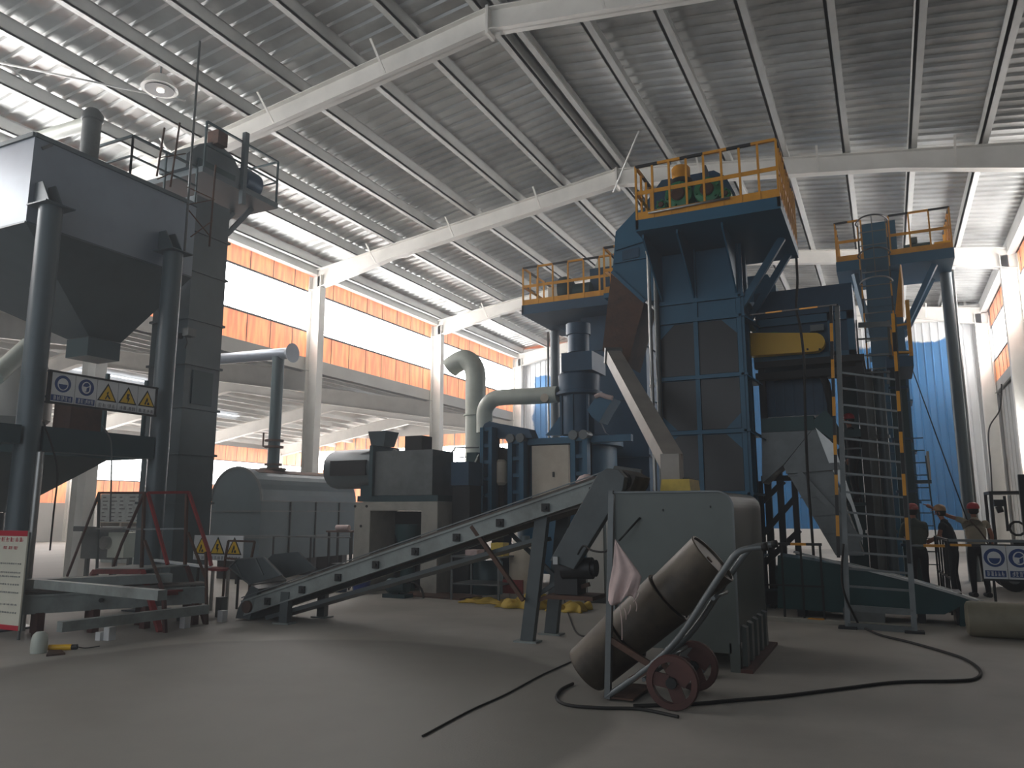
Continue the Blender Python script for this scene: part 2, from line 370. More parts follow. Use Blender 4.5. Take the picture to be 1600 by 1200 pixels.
x = XL
while x < XRW+.2: m.box(x-.05, x+.05, YE-.04, YE, 9.9, 10.42); x += 1.6
struct(m, 'trim_62', 'white')
# eaves gutters
for x in (XL-.1, XRW+.1):
    m = MB(); m.box(x-.12, x+.12, -7, 36.6, zr(x)+.1, zr(x)+.38); struct(m, 'trim_%d' % (63 if x < 0 else 64), 'purlin')

# ------------------------------ lower hall beyond the open left side
AX0, AXM, AX1 = XL-.45, -29.5, -41.5
def za(x): return (5.95+(AX0-x)*.165) if x > AXM else (5.95+(AX0-AXM)*.165-(AXM-x)*.165)
m = MB(); ys2 = [(-8+i*.5, i % 2) for i in range(114)]
ribbed(m, ys2, AX1, AXM, za(AX1)+.75, za(AXM)+.75, .03); ribbed(m, ys2, AXM, AX0, za(AXM)+.75, za(AX0)+.75, .03)
struct(m, 'ceiling', 'greywall')
for i in range(15):
    x = AX0-.8-1.6*i; m = MB(); m.box(x-.05, x+.05, -8, 49, za(x)+.45, za(x)+.7)
    tag(m.build('roof_purlin', 'purlin'), 'long pale purlin under the low roof of the side hall beyond the columns', 'roof purlin', 'side hall roof purlins')
for k, Y in enumerate([4.1, 12.2, 20.2, 28.2, 36.4, 44.4]):
    m = MB()
    for a, b in ((AX0+.2, AXM), (AXM, AX1)):
        m.hexa([(a, Y-.03, za(a)-.3), (b, Y-.03, za(b)-.25), (b, Y+.03, za(b)-.25), (a, Y+.03, za(a)-.3)], [(a, Y-.03, za(a)+.42), (b, Y-.03, za(b)+.42), (b, Y+.03, za(b)+.42), (a, Y+.03, za(a)+.42)])
        for dz in (-.3, .4):
            m.hexa([(a, Y-.15, za(a)+dz), (b, Y-.15, za(b)+dz), (b, Y+.15, za(b)+dz), (a, Y+.15, za(a)+dz)], [(a, Y-.15, za(a)+dz+.03), (b, Y-.15, za(b)+dz+.03), (b, Y+.15, za(b)+dz+.03), (a, Y+.15, za(a)+dz+.03)])
    tag(m.build('roof_rafter', 'white'), 'pale haunched beam under the low side-hall roof, row %d from the near side' % (k+1), 'rafter', 'side hall rafters')
    if k >= 2:
        c = column(AX1+.5, Y, 'pale column at the outer windows of the side hall, row %d' % (k+1), za(AX1))
wall_bands(AX1-.1, 'left', 7, zo=(2.1, 3.45, 5.15, 6.35), yy=[4.1, 12.2, 20.2, 28.2, 36.4, 44.4, 49], beam=(6.2, 6.8), first=1)
m = MB(); m.box(AX1-.2, AX1, 4, 49, 0, 2.1); struct(m, 'wall_left', 'cladding')
m = MB(); m.box(AX1, AX0, 49, 49.2, 0, 2.3); m.box(AX1, AX0, 49, 49.2, 7.3, 8.6); m.box(AX1, AX0, 49, 49.2, 3.4, 4.3); struct(m, 'wall_back', 'greywall')
m = MB(); m.box(AX1, AX0, 49.05, 49.1, 6.4, 7.3); m.box(AX1, AX0, 49.05, 49.1, 4.3, 4.9); m.box(AX1, AX0, 49.05, 49.1, 2.3, 3.4); struct(m, 'wall_back', 'wino')
m = MB(); m.box(AX1, AX0, 49.05, 49.1, 4.9, 6.4); struct(m, 'window_80', 'winw')
m = MB()
for i in range(26): m.box(AX1+i, AX1+i+.06, 48.95, 49.05, 2.3, 7.3)
struct(m, 'trim_81', 'greywall')
for i, (x, y, w2) in enumerate([(-20.6, 30.5, .8), (-23.8, 32.5, .8), (-33, 24, 1.0), (-36.2, 33, 1.0), (-26.8, 22.5, .8)]):
    m = MB(); m.box(x-w2*.35, x+w2*.35, y-2.2, y+2.2, za(x)+.66, za(x)+.69); struct(m, 'window_%d' % (90+i), 'sky')
# ================================================================= END SETTING
def striped(mb, p, q, w, h=None, seg=.42, start=0):
    """bar of alternating black (slot 0) and yellow (slot 1) lengths"""
    p = Vector(p); q = Vector(q); L = (q-p).length; n = max(2, round(L/seg))
    for i in range(n):
        mb.mi = (i+start) % 2; mb.bar(p+(q-p)*i/n, p+(q-p)*(i+1)/n, w, h)
    mb.mi = 0
def railing(par, pts, z, h=1.0, sp=.5, my='yellow', top='striped', toe=True, posts=True, pw=.035, mid=.5):
    pts = [Vector((x, y, z)) for x, y in pts]; m = MB()
    for a, b in zip(pts, pts[1:]):
        u = Vector((0, 0, h))
        striped(m, a+u, b+u, .045) if top == 'striped' else m.bar(a+u, b+u, .04)
    m.build('top_rail', ['black', 'yellow'] if top == 'striped' else my, par)
    m = MB()
    for a, b in zip(pts, pts[1:]): m.bar(a+Vector((0, 0, h*mid)), b+Vector((0, 0, h*mid)), .012 if toe else .03, .07 if toe else .03)
    m.build('mid_rail', my, par)
    if toe:
        m = MB()
        for a, b in zip(pts, pts[1:]): m.bar(a+Vector((0, 0, .07)), b+Vector((0, 0, .07)), .012, .14)
        m.build('toe_board', my, par)
    done = set()
    for a, b in zip(pts, pts[1:]):
        n = max(1, round((b-a).length/sp))
        for i in range(n+1):
            p = a+(b-a)*i/n; k = (round(p.x, 2), round(p.y, 2))
            if k in done: continue
            done.add(k); m = MB(); m.bar(p, p+Vector((0, 0, h)), pw, pw, (0, 1, 0)); m.build('post', my, par)

# ================================================================= MAIN BLUE TOWER
TY = 13.7
a_ = at(1157, 500, Y=TY); TX1 = a_.x; TX0 = at(1026, 510, Y=TY).x; TYB = TY+1.3
PFY = 12.3; pz = at(1220, 325, Y=PFY).z; PX1 = at(1220, 325, Y=PFY).x; PX0 = at(993, 345, Y=PFY).x; PYB = at(1247, 400, X=PX1).y+.1
tw = thing('bucket_elevator', 'tall petrol-blue bucket elevator tower with framed dark panels and yellow-railed top platform', 'bucket elevator', (TX0, TY, 0))
m = MB(); m.box(TX0+.03, TX1-.03, TY+.03, TYB, 0, pz-.02); m.build('casing', 'blue', tw)
fz = [at(1090, y, Y=TY).z for y in (470, 500, 590, 676, 772)]; fz += [fz[-1]-(fz[-2]-fz[-1])]
xm = (TX0+TX1)/2-.03
def frame_row(z0, z1, chTop, chBot, panel):
    """two panes between frame members, outer corners cut where the photo shows it"""
    for s, xa, xb in ((0, TX0+.07, xm-.045), (1, xm+.045, TX1-.07)):
        c = .26; p = []
        o_, i_ = (xa, xb) if s == 0 else (xb, xa)
        pts = [(i_, z0), (i_, z1)]
        pts += [(o_+(c if s == 0 else -c), z1), (o_, z1-c)] if chTop else [(o_, z1)]
        pts += [(o_, z0+c), (o_+(c if s == 0 else -c), z0)] if chBot else [(o_, z0)]
        m = MB(); m.prism([(x, TY-.005, z) for x, z in pts], (0, .03, 0)); m.build('panel', panel, tw)
        for (cc, zz, sg) in ((chTop, z1, -1), (chBot, z0, 1)):
            if cc:
                g = MB(); g.prism([(o_, TY-.012, zz), (o_+(c if s == 0 else -c), TY-.012, zz), (o_, TY-.012, zz+sg*c)], (0, .03, 0)); g.build('corner_plate', 'blue', tw)
frame_row(fz[2]+.05, fz[1]-.05, True, False, 'dark'); frame_row(fz[3]+.05, fz[2]-.05, False, True, 'dark')
frame_row(fz[4]+.05, fz[3]-.05, True, False, 'dark'); frame_row(fz[5]+.05, fz[4]-.05, False, True, 'dark')
frame_row(fz[0]+.04, pz-.2, False, False, 'blue'); frame_row(fz[1]+.04, fz[0]-.04, False, False, 'blue')
for z in fz:
    m = MB(); m.box(TX0-.03, TX1+.03, TY-.06, TY+.0, z-.035, z+.035); m.box(TX1-.02, TX1+.09, TY-.06, TYB, z-.02, z+.02)
    if z in fz[1:4]: m.add([(TX1+.02, TY-.05, z+.02), (TX1+.24, TY+.05, z-.12), (TX1+.26, TY+.5, z-.12), (TX1+.02, TY+.6, z+.02), (TX1+.02, TY-.05, z), (TX1+.24, TY+.05, z-.14), (TX1+.26, TY+.5, z-.14), (TX1+.02, TY+.6, z)], [(0, 1, 2, 3), (7, 6, 5, 4), (0, 4, 5, 1), (1, 5, 6, 2), (2, 6, 7, 3)])
    m.build('flange', 'blue', tw)
m = MB()
for x in (TX0+.02, xm, TX1-.02): m.box(x-.04, x+.04, TY-.04, TY+.01, 0, pz)
m.box(TX1-.02, TX1+.07, TY-.02, TY+.02, 0, pz); m.box(TX1-.03, TX1+.05, TY+.55, TY+.6, 0, pz); m.build('upright_frame', 'blue', tw)
m = MB(); m.box(PX0, PX1, PFY, PYB, pz, pz+.03)
for x in (PX0, PX1-.05): m.box(x, x+.05, PFY, PYB, pz+.03, pz+.2)
m.box(PX0, PX1, PFY, PFY+.05, pz+.03, pz+.2); m.box(PX0+.05, PX1-.05, PFY+.05, PYB, pz+.16, pz+.19); m.build('platform_deck', 'blue', tw)
for x in (PX1-.35,):
    for y in (TY+.05, TY+1.0):
        m = MB(); m.bar((TX1+.02, y, pz-1.15), (PX1-.15, y, pz), .1, .12); m.build('brace', 'blue', tw)
for x in (PX0+.05, xm-.02, TX1-.05):
    m = MB(); m.prism([(x, TY, pz), (x, PFY+.2, pz), (x, PFY+.2, pz-.07), (x, TY, pz-.95)], (.03, 0, 0)); m.build('gusset', 'blue', tw)
railing(tw, [(PX0+.02, PYB-.1), (PX0+.02, PFY+.02), (PX1-.02, PFY+.02), (PX1-.02, PYB-.03)], pz+.2, h=.98, sp=.31)
# head casing on the platform
m = MB(); prof = [(TX0-.1, 0), (TX1+.05, 0), (TX1+.05, .45), (TX1-.1, .68), (TX1-.3, .78), (TX0+.25, .78), (TX0-.1, .5)]
m.prism([(x, TY-.25, pz+.2+z*1.5) for x, z in prof], (0, 1.2, 0)); hb = m.build('head_casing', 'bluedk', tw)
m = MB(); m.prism([(TX1-.5, TY-.3, pz+.3), (TX1-.12, TY-.3, pz+.3), (TX1-.12, TY-.3, pz+.8), (TX1-.3, TY-.3, pz+.95), (TX1-.5, TY-.3, pz+.95)], (0, .05, 0)); m.build('hatch', 'blue', hb)
# green gear drives
def gear(px, name, label, r, ycap):
    c = at(px, 300, Y=PFY+.5); zf = pz+.2; z0 = zf+.17; t = thing(name, label, 'gearbox', (c.x, c.y, z0), 'green gear drives')
    m = MB(); m.lathe((c.x, c.y-.2, z0+r+.06), [(r*.6, 0), (r*.95, .03), (r, .08), (r, .3), (r*.9, .42)], 16, (0, 1, 0)); m.build('housing', 'green', t)
    m = MB(); m.lathe((c.x, c.y-.24, z0+r+.06), [(r*.42, 0), (r*.5, .02), (r*.5, .06)], 14, (0, 1, 0)); m.build('shaft_cover', 'rust', t)
    for k in range(6):
        a = k*math.pi/3+.3; b = MB(); b.cyl((c.x+r*.78*math.cos(a), c.y-.23, z0+r+.06+r*.78*math.sin(a)), (c.x+r*.78*math.cos(a), c.y-.18, z0+r+.06+r*.78*math.sin(a)), .022, n=6); b.build('bolt', 'green', t)
    m = MB(); m.box(c.x-r*.9, c.x+r*.9, c.y-.15, c.y+.25, zf, z0+.1); m.build('foot', 'green', t)
    if ycap:
        m = MB(); m.lathe((c.x, c.y+.1, z0+2*r+.04), [(.19, 0), (.22, .04), (.2, .12), (.17, .14)], 16); m.build('motor_neck', 'black', t)
        m = MB(); m.lathe((c.x, c.y+.1, z0+2*r+.18), [(.16, 0), (.165, .2), (.14, .24), (.05, .25)], 16); m.build('motor_cap', 'yellow', t)
    return t
gear(1063, 'gearbox', 'green gearbox with an upright yellow motor cap on the tower platform', .25, True)
gear(1108, 'gearbox', 'green gearbox without a cap, right beside the yellow-capped one', .24, False)
gear(1136, 'gearbox', 'small green coupling housing at the right end of the gear drives', .1, False)
gear(1037, 'gearbox', 'small low green bearing housing left of the yellow-capped gearbox', .1, False)
c = at(1103, 290, Y=PFY+.95); m = MB(); m.lathe((c.x, c.y, pz+.2), [(.02, 0), (.02, .9), (.05, .92), (.055, 1.08), (.02, 1.2)], 10); tag(m.build('beacon_lamp', 'steel'), 'small grey bullet-shaped lamp on a stem behind the tower railing', 'lamp')
# discharge head on the left side of the tower
DY0, DY1 = TY+.15, TY+1.15
def pr_y(pix, Y0, Y1, name, mt, par=None, Yp=None):
    m = MB(); m.prism([at(x, y, Y=Yp or Y0) if (Yp or Y0) == Y0 else Vector((at(x, y, Y=Yp).x, Y0, at(x, y, Y=Yp).z)) for x, y in pix], (0, Y1-Y0, 0)); return m.build(name, mt, par)
pr_y([(1012, 470), (957, 425), (962, 362), (992, 330), (1030, 322), (1030, 470)], DY0, DY1, 'discharge_hood', 'blue', tw)
pr_y([(1007, 472), (955, 428), (941, 548), (980, 572)], DY0+.05, DY1-.1, 'square_chute', 'rust', tw)
for (x0, y0), (x1, y1) in (((957, 425), (1008, 472)), ((962, 392), (1012, 376)), ((960, 412), (1010, 403))):
    m = MB(); p, q = at(x0, y0, Y=DY0), at(x1, y1, Y=DY0); m.bar(p-Vector((0, .02, 0)), q-Vector((0, .02, 0)), .06, .07 if y0 > 420 else .02); m.build('flange', 'blue', tw)
pr_y([(972, 392), (998, 386), (998, 401), (972, 407)], DY0-.03, DY0+.02, 'hatch', 'bluedk', tw)
# pale down-pipe from the rusty chute to the cabinet
dp = thing('down_pipe', 'long pale square down-pipe slanting from the rusty chute to the grey cabinet', 'pipe', at(1057, 755, Y=9.6))
A = at(958, 556, Y=13.6); B = at(1050, 722, Y=9.9); Cc = at(1052, 756, Y=9.7)
m = MB(); m.bar(A, B, .26, .24); m.build('slanting_run', 'pipeg', dp)
m = MB(); m.bar(B+Vector((0, 0, .1)), Vector((B.x, B.y, Cc.z-.06)), .24, .24, (0, 1, 0)); m.build('outlet_drop', 'pipeg', dp)
m = MB(); m.bar(A-(B-A).normalized()*.06, A+(B-A).normalized()*.05, .32, .3); m.build('collar', 'steel', dp)
# thin bright conduits
for px0, py0, px1, lab, r, mt in ((1011, 338, 1030, 'bright silver conduit running down the left corner of the blue tower', .035, 'galv'), (1022, 358, 1037, 'second dull conduit beside the bright one on the blue tower', .045, 'steel')):
    p = at(px0, py0, Y=TY-.3 if r < .04 else TY-.14); p.z = pz-.01; m = MB(); m.cyl((p.x, p.y, 0), p, r, n=10)
    if r < .04:
        for z in (p.z-.03, p.z*.6): m.cyl((p.x, p.y, z), (p.x, p.y, z+.05), r+.015, n=10)
    tag(m.build('conduit', mt), lab, 'conduit', 'conduits on the blue tower')
m = MB(); p = at(1013, 333, Y=PFY-.02); q = at(1140, 309, Y=PFY-.02); m.cyl(p, q, .02, n=8); tag(m.build('conduit', 'galv'), 'thin pale conduit lying along the toe board of the top platform', 'conduit')

# ================================================================= REAR LEFT BLUE ELEVATOR WITH RAILED PLATFORM
LY = 17.0; lz = at(815, 492, Y=LY).z; LX0 = at(815, 492, Y=LY).x; LX1 = at(990, 470, Y=LY).x; LYB = at(865, 527, Z=lz).y
rl = thing('bucket_elevator', 'rear blue elevator whose yellow-railed platform sits lower and left of the tall tower', 'bucket elevator', (LX1-.8, LY+1, 0))
m = MB(); m.box(LX0, LX1, LY, LYB, lz, lz+.03)
for y in (LY, LYB-.05): m.box(LX0, LX1, y, y+.05, lz+.03, lz+.24)
m.box(LX0, LX0+.05, LY, LYB, lz+.03, lz+.24); m.box(LX0+.05, LX1, LY+.05, LYB-.05, lz+.2, lz+.22); m.build('platform_deck', 'bluedk', rl)
railing(rl, [(LX0+.03, LYB), (LX0+.03, LY+.03), (at(962, 462, Y=LY).x, LY+.03)], lz+.24, h=.98, sp=.42)
bx0 = at(893, 600, Y=LY+.9).x; bx1 = at(1010, 600, Y=LY+.9).x
m = MB(); m.box(bx0+.25, bx1, LY+.95, LY+2.0, 0, lz); m.build('casing', 'bluedk', rl)
for z in (1.5, 2.9, 4.3, 5.6):
    m = MB(); m.box(bx0+.2, bx1+.05, LY+.9, LY+2.05, z, z+.05); m.build('flange', 'bluedk', rl)
px_ = at(863, 600, Y=LY+1.8).x
m = MB(); m.cyl((px_, LY+2.0, 0), (px_, LY+2.0, lz), .13, n=14); m.build('support_post', 'slate', rl)
m = MB(); m.cyl((px_-.2, LY+2.0, 0), (px_-.2, LY+2.0, lz), .03, n=8); m.build('conduit', 'galv', rl)
m = MB(); m.prism([(px_+.3, LY+1.4, lz), (bx0+.3, LY+1.4, lz), (bx0+.3, LY+1.4, lz-1.5), (bx0+.2, LY+1.4, lz-.9), (bx0-.1, LY+1.4, lz-.4)], (0, .06, 0)); m.build('gusset', 'bluedk', rl)
h0, h1 = at(922, 450, Y=LY+.9).x, at(962, 450, Y=LY+.9).x
m = MB(); m.box(h0, h1+.4, LY+.9, LY+1.8, lz+.24, lz+1.25); m.build('head_casing', 'bluedk', rl)
m = MB(); m.prism([(h0+.1, LY+.95, lz+1.25), (h1+.3, LY+.95, lz+1.25), (h1+.2, LY+.95, lz+1.7), (h0+.25, LY+.95, lz+1.6)], (0, .7, 0)); m.build('head_hood', 'duct', rl)
c = at(889, 452, Y=LY+.6)
gm = thing('gear_motor', 'round dusty green gear motor behind the lower left railing', 'gear motor', (c.x, c.y, lz+.24))
m = MB(); m.lathe((c.x-.25, c.y, lz+.65), [(.2, 0), (.36, .06), (.38, .2), (.3, .34), (.2, .4)], 18, (1, 0, 0)); m.build('housing', 'slatedark', gm)
m = MB(); m.cyl((c.x+.1, c.y, lz+.6), (c.x+.6, c.y, lz+.6), .2, n=16); m.build('motor', 'teal', gm)
m = MB(); m.box(c.x-.3, c.x+.6, c.y-.2, c.y+.2, lz+.24, lz+.4); m.build('foot', 'slatedark', gm)
c = at(867, 455, Y=LY+1.2); m = MB(); m.box(c.x-.2, c.x+.2, c.y, c.y+.3, lz+.24, lz+1.0); tag(m.build('control_box', 'cream'), 'tan control box at the left of the dusty gear motor', 'control box')
# little landing between the two platforms
p, q = at(943, 457, Y=15.2), at(962, 452, Y=15.2)
m = MB(); m.box(p.x, q.x+.3, 15.2, 16.2, p.z-.12, p.z-.02); sl = m.build('landing', 'blue', rl)
railing(sl, [(p.x+.02, 16.1), (p.x+.02, 15.22), (q.x+.2, 15.22)], p.z-.02, h=1.02, sp=.4)

# ================================================================= SEPARATOR BLOCK RIGHT OF THE TOWER
SY = 15.3
sp_ = thing('separator', 'dark blue box separator on a steel deck right of the blue tower', 'separator', (at(1255, 500, Y=SY).x, SY, 4.4))
sx1 = at(1335, 500, Y=SY).x; sx0 = at(1180, 500, Y=SY).x; zt0 = at(1172, 463, Y=SY).z; zt1 = at(1333, 441, Y=SY).z
zmid = at(1250, 492, Y=SY).z; zb = at(1260, 560, Y=SY).z
m = MB(); m.box(sx0, sx1, SY, SY+2.2, zmid, zt1); m.build('upper_casing', 'bluedk', sp_)
m = MB(); m.box(sx0, sx1, SY+.12, SY+2.1, zb, zmid-.01); m.build('lower_casing', 'bluedk', sp_)
m = MB()
for px_i in (1180, 1299, 1330): x = at(px_i, 520, Y=SY).x; m.box(x-.06, x+.06, SY+.02, SY+.13, zb, zmid-.01)
m.box(sx0, sx1, SY+.02, SY+.13, zmid-.16, zmid-.01); m.box(sx0, sx1, SY+.02, SY+.13, zb, zb+.1); m.build('stiffener_frame', 'blue', sp_)
q = at(1192, 450, Y=SY+.6); m = MB(); m.prism([(q.x-.3, SY+.6, zt1), (q.x+.25, SY+.6, zt1), (q.x+.25, SY+.6, zt1+.3), (q.x+.1, SY+.6, zt1+.55), (q.x-.3, SY+.6, zt1+.55)], (0, .6, 0)); m.build('inlet_hood', 'blue', sp_)
# yellow belt guard
gd = thing('belt_guard', 'long yellow belt guard with a rounded right end on the blue separator', 'belt guard', at(1235, 555, Y=SY-.35))
g0 = at(1172, 520, Y=SY-.35); g1 = at(1172, 556, Y=SY-.35); g2 = at(1272, 549, Y=SY-.35); g3 = at(1272, 520, Y=SY-.35)
rr = (g3.z-g2.z)/2; cc = Vector((g2.x+.02, SY-.35, (g2.z+g3.z)/2))
m = MB(); m.prism([g0, g1, g2]+arc(cc, rr, -90, 90, 10)+[g3], (0, .22, 0)); m.build('cover', 'guard', gd, .01)
for px_i in (1262, 1281):
    b = at(px_i, 549, Y=SY-.36); m = MB(); m.cyl(b+V(0, -.01, .04), b+V(0, .02, .04), .02, n=8); m.build('bolt', 'rust', gd)
for x in (g1.x+.2, g2.x-.1):
    m = MB(); m.box(x, x+.05, SY-.13, SY+.02, g1.z+.1, g1.z+.2); m.build('bracket', 'steel', gd)
p = at(1210, 528, Y=SY-.1); m = MB(); m.cyl((p.x, SY-.12, p.z-.12), (p.x, SY+.0, p.z-.12), .24, n=20); tag(m.build('belt_pulley', 'green'), 'green pulley disc peeping over the yellow belt guard', 'pulley')
p = at(1277, 516, Y=SY-.05); m = MB(); m.box(p.x-.12, p.x+.12, SY-.1, SY+.02, p.z-.02, p.z+.1); tag(m.build('motor_bracket', 'steel'), 'small grey bracket above the right end of the yellow guard', 'bracket')
# deck beams and dark frame below
fr = thing('machine_frame', 'dark steel frame carrying the blue separator over the grey hopper', 'steel frame', (at(1250, 580, Y=SY).x, SY+.4, 0))
zA = at(1250, 562, Y=SY).z
m = MB(); m.box(sx0-.05, sx1+.12, SY-.1, SY+.1, zA-.12, zA); m.box(sx0-.05, sx1+.12, SY+.1, SY+2.2, zA-.06, zA); m.box(sx0-.05, sx1+.1, SY+.0, SY+.2, zA-.34, zA-.2); m.build('deck_beam', 'shadow', fr)
for x in (sx0+.05, sx1+.02):
    for y in (SY+.15, SY+2.0):
        m = MB(); m.box(x-.06, x+.06, y-.06, y+.06, 0, zA-.12); m.build('leg', 'shadow', fr)
for z in (zA-1.5,):
    m = MB(); m.box(sx0, sx1, SY+.1, SY+.25, z, z+.14); m.build('cross_beam', 'teal', fr)
# dark housing with a curved fan between frame and hopper
fx0, fx1 = at(1186, 600, Y=SY+.5).x, at(1292, 600, Y=SY+.5).x
hz0, hz1 = at(1240, 650, Y=SY+.5).z, at(1240, 588, Y=SY+.5).z
t = thing('fan_housing', 'dark blue-black fan housing hanging above the grey hopper', 'fan housing', ((fx0+fx1)/2, SY+.5, hz0))
m = MB(); m.box(fx0, fx1, SY+.5, SY+1.8, hz0, hz1); m.build('casing', 'bluedk', t)
m = MB()
for i in range(7): x = fx0+.1+i*(fx1-fx0-.2)/6; m.box(x-.02, x+.02, SY+.47, SY+.5, hz0, hz1)
m.build('rib', 'bluedk', t)
m = MB(); p = at(1300, 640, Y=SY+.3); m.tube([at(1280, 575, Y=SY+.3), at(1291, 600, Y=SY+.3), at(1298, 630, Y=SY+.3), at(1300, 652, Y=SY+.3)], .07, 10); m.build('hose', 'rubber', t)
# grey hopper with slanting chute
HY = 14.25
gh = thing('discharge_hopper', 'grey sheet-steel hopper with a slanting chute under the blue separator', 'hopper', (at(1260, 800, Y=HY).x, HY, 0))
def pp(pix, y): return [at(x, yy, Y=y) for x, yy in pix]
def quad3(b, t_, name, mt, th=.02):
    m = MB(); nrm = (Vector(b[1])-Vector(b[0])).cross(Vector(t_[0])-Vector(b[0])).normalized()*th
    m.prism([b[0], b[1], t_[1], t_[0]], nrm); return m.build(name, mt, gh)
Ls = pp([(1184, 676), (1184, 760), (1224, 728), (1272, 667)], HY)
m = MB(); m.prism(pp([(1190, 676), (1191, 755), (1225, 725), (1268, 672)], HY), (0, .85, 0)); m.build('left_side', 'steel', gh)
m = MB(); m.prism(pp([(1272, 668), (1224, 728), (1232, 745), (1300, 735), (1306, 722)], HY-.02), (0, .9, 0)); m.build('front_plate', 'steel', gh)
m = MB(); m.prism(pp([(1228, 735), (1300, 735), (1350, 868), (1306, 868)], HY+.0), (0, .6, 0)); m.build('chute', 'steel', gh)
m = MB(); m.prism(pp([(1274, 668), (1303, 694), (1348, 830), (1348, 852), (1330, 790), (1296, 725)], HY-.05), (0, .04, 0)); m.build('bright_flange', 'galv', gh)
m = MB(); m.box(at(1190, 660, Y=HY).x, at(1272, 660, Y=HY).x, HY-.03, HY+.87, at(1230, 674, Y=HY).z, at(1230, 652, Y=HY).z); m.prism(pp([(1272, 655), (1290, 640), (1306, 660), (1306, 690), (1272, 668)], HY-.02), (0, .9, 0)); m.build('rim', 'teal', gh)
m = MB(); m.bar(at(1228, 735, Y=HY-.05), at(1312, 728, Y=HY-.05), .08, .12); m.build('cross_bar', 'steel', gh)
m = MB(); m.bar(at(1248, 738, Y=HY-.08), at(1345, 845, Y=HY-.08), .06, .1); m.build('diagonal_bar', 'steel', gh)
for k in range(3):
    p, q = at(1250+18*k, 778+28*k, Y=HY-.02), at(1312+10*k, 774+28*k, Y=HY-.02); m = MB(); m.bar(p, q, .02, .02); m.build('seam', 'steel', gh)
# lower pit machinery behind the railing
lm = thing('lower_trestle', 'black steel trestle with diagonal braces beside the foot of the blue tower', 'trestle', (at(1230, 850, Y=15.25).x, 15.25, 0))
for px_i in (1190, 1222, 1244):
    p = at(px_i, 800, Y=15.25); m = MB(); m.box(p.x-.05, p.x+.05, 15.2, 15.28, 0, at(px_i, 752, Y=15.25).z); m.build('leg', 'black', lm)
for a, b in (((1190, 785), (1225, 752)), ((1192, 835), (1245, 775)), ((1190, 885), (1250, 828))):
    m = MB(); m.bar(at(*a, Y=15.31), at(*b, Y=15.31), .05, .1); m.build('brace', 'black', lm)
m = MB(); p = at(1190, 752, Y=15.25); m.box(p.x, p.x+1.0, 15.2, 15.3, p.z, p.z+.1); m.build('top_beam', 'black', lm)
# big teal trough
SYT = 12.95
t = thing('screw_trough', 'dark teal trough with a bright sloping rim running behind the ladder foot', 'trough', (at(1430, 950, Y=SYT).x, SYT, 0))
pix = [(1215, 868), (1325, 884), (1432, 911), (1500, 930), (1500, 948), (1476, 960), (1325, 958), (1215, 950)]
m = MB(); m.prism(pp(pix, SYT), (0, .8, 0)); m.build('body', 'teal', t)
pts = pp([(1240, 862), (1325, 883), (1432, 910), (1500, 930), (1572, 955)], SYT-.03); m = MB()
for a, b in zip(pts, pts[1:]): m.bar(a, b, .05, .035)
m.build('rim', 'galv', t)
m = MB(); m.prism(pp([(1500, 930), (1572, 955), (1520, 962), (1500, 990)], SYT), (0, .6, 0)); m.build('end_section', 'teal', t)
for px_i in (1250, 1345, 1440, 1500):
    p = at(px_i, 950, Y=SYT); m = MB(); m.box(p.x-.05, p.x+.05, SYT+.1, SYT+.7, 0, p.z+.2); m.build('stand', 'black', t)
p = at(1350, 962, Y=SYT-.05); m = MB(); m.box(p.x-.28, p.x+.28, SYT-.1, SYT+.3, p.z-.1, p.z+.1); m.build('drive_box', 'steel', t)
# assorted low dark machine body in the shade left of the trough
t = thing('drive_unit', 'low black drive unit in the shade behind the striped barrier rail', 'drive unit', (at(1250, 930, Y=14).x, 14.0, 0))
p0, p1 = at(1192, 900, Y=13.95).x, at(1310, 900, Y=13.95).x
m = MB(); m.box(p0, p1, 13.95, 14.4, .06, .28); m.build('bed', 'shadow', t)
m = MB(); m.cyl((p0+.2, 14.15, .5), (p0+.85, 14.15, .5), .2, n=18); m.build('motor', 'slatedark', t)
m = MB(); m.box(p0+.95, p1-.1, 14.0, 14.35, .28, .66); m.build('gear_case', 'teal', t)
for x in (p0+.1, p1-.15): m = MB(); m.box(x, x+.08, 13.95, 14.4, 0, .06); m.build('foot', 'black', t)
# floor curb with striped edge
m = MB(); a, b = at(1178, 968, Z=0), at(1440, 995, Z=0); b = Vector((b.x, a.y-.12, 0)); m.bar(a+V(0, 0, .03), b+V(0, 0, .03), .1, .06); tag(m.build('curb', 'concrete'), 'low pale curb along the edge of the pit behind the ladder foot', 'curb')
m = MB(); c = a+(b-a)*.35; m.bar(c+V(0, 0, .065), c+(b-a).normalized()*.22+V(0, 0, .065), .1, .01); tag(m.build('curb_marking', 'yellow'), 'short yellow painted mark on the pale curb', 'marking')
# striped barrier rail
t = thing('barrier_rail', 'low black and yellow striped barrier rail beside the tower foot', 'barrier rail', at(1235, 960, Y=12.6)); t.location.z = 0
z = at(1235, 850, Y=12.6).z; x0, x1 = at(1188, 850, Y=12.6).x, at(1284, 850, Y=12.6).x
m = MB(); striped(m, (x0, 12.6, z), (x1, 12.6, z), .04, seg=.22, start=1); m.build('top_rail', ['black', 'yellow'], t)
for i in range(4): x = x0+(x1-x0)*(i+.1)/3.2; m = MB(); m.box(x-.015, x+.015, 12.585, 12.615, 0, z); m.build('post', 'shadow', t)
m = MB(); m.bar((x0, 12.6, z*.45), (x1, 12.6, z*.45), .025); m.build('mid_rail', 'shadow', t)

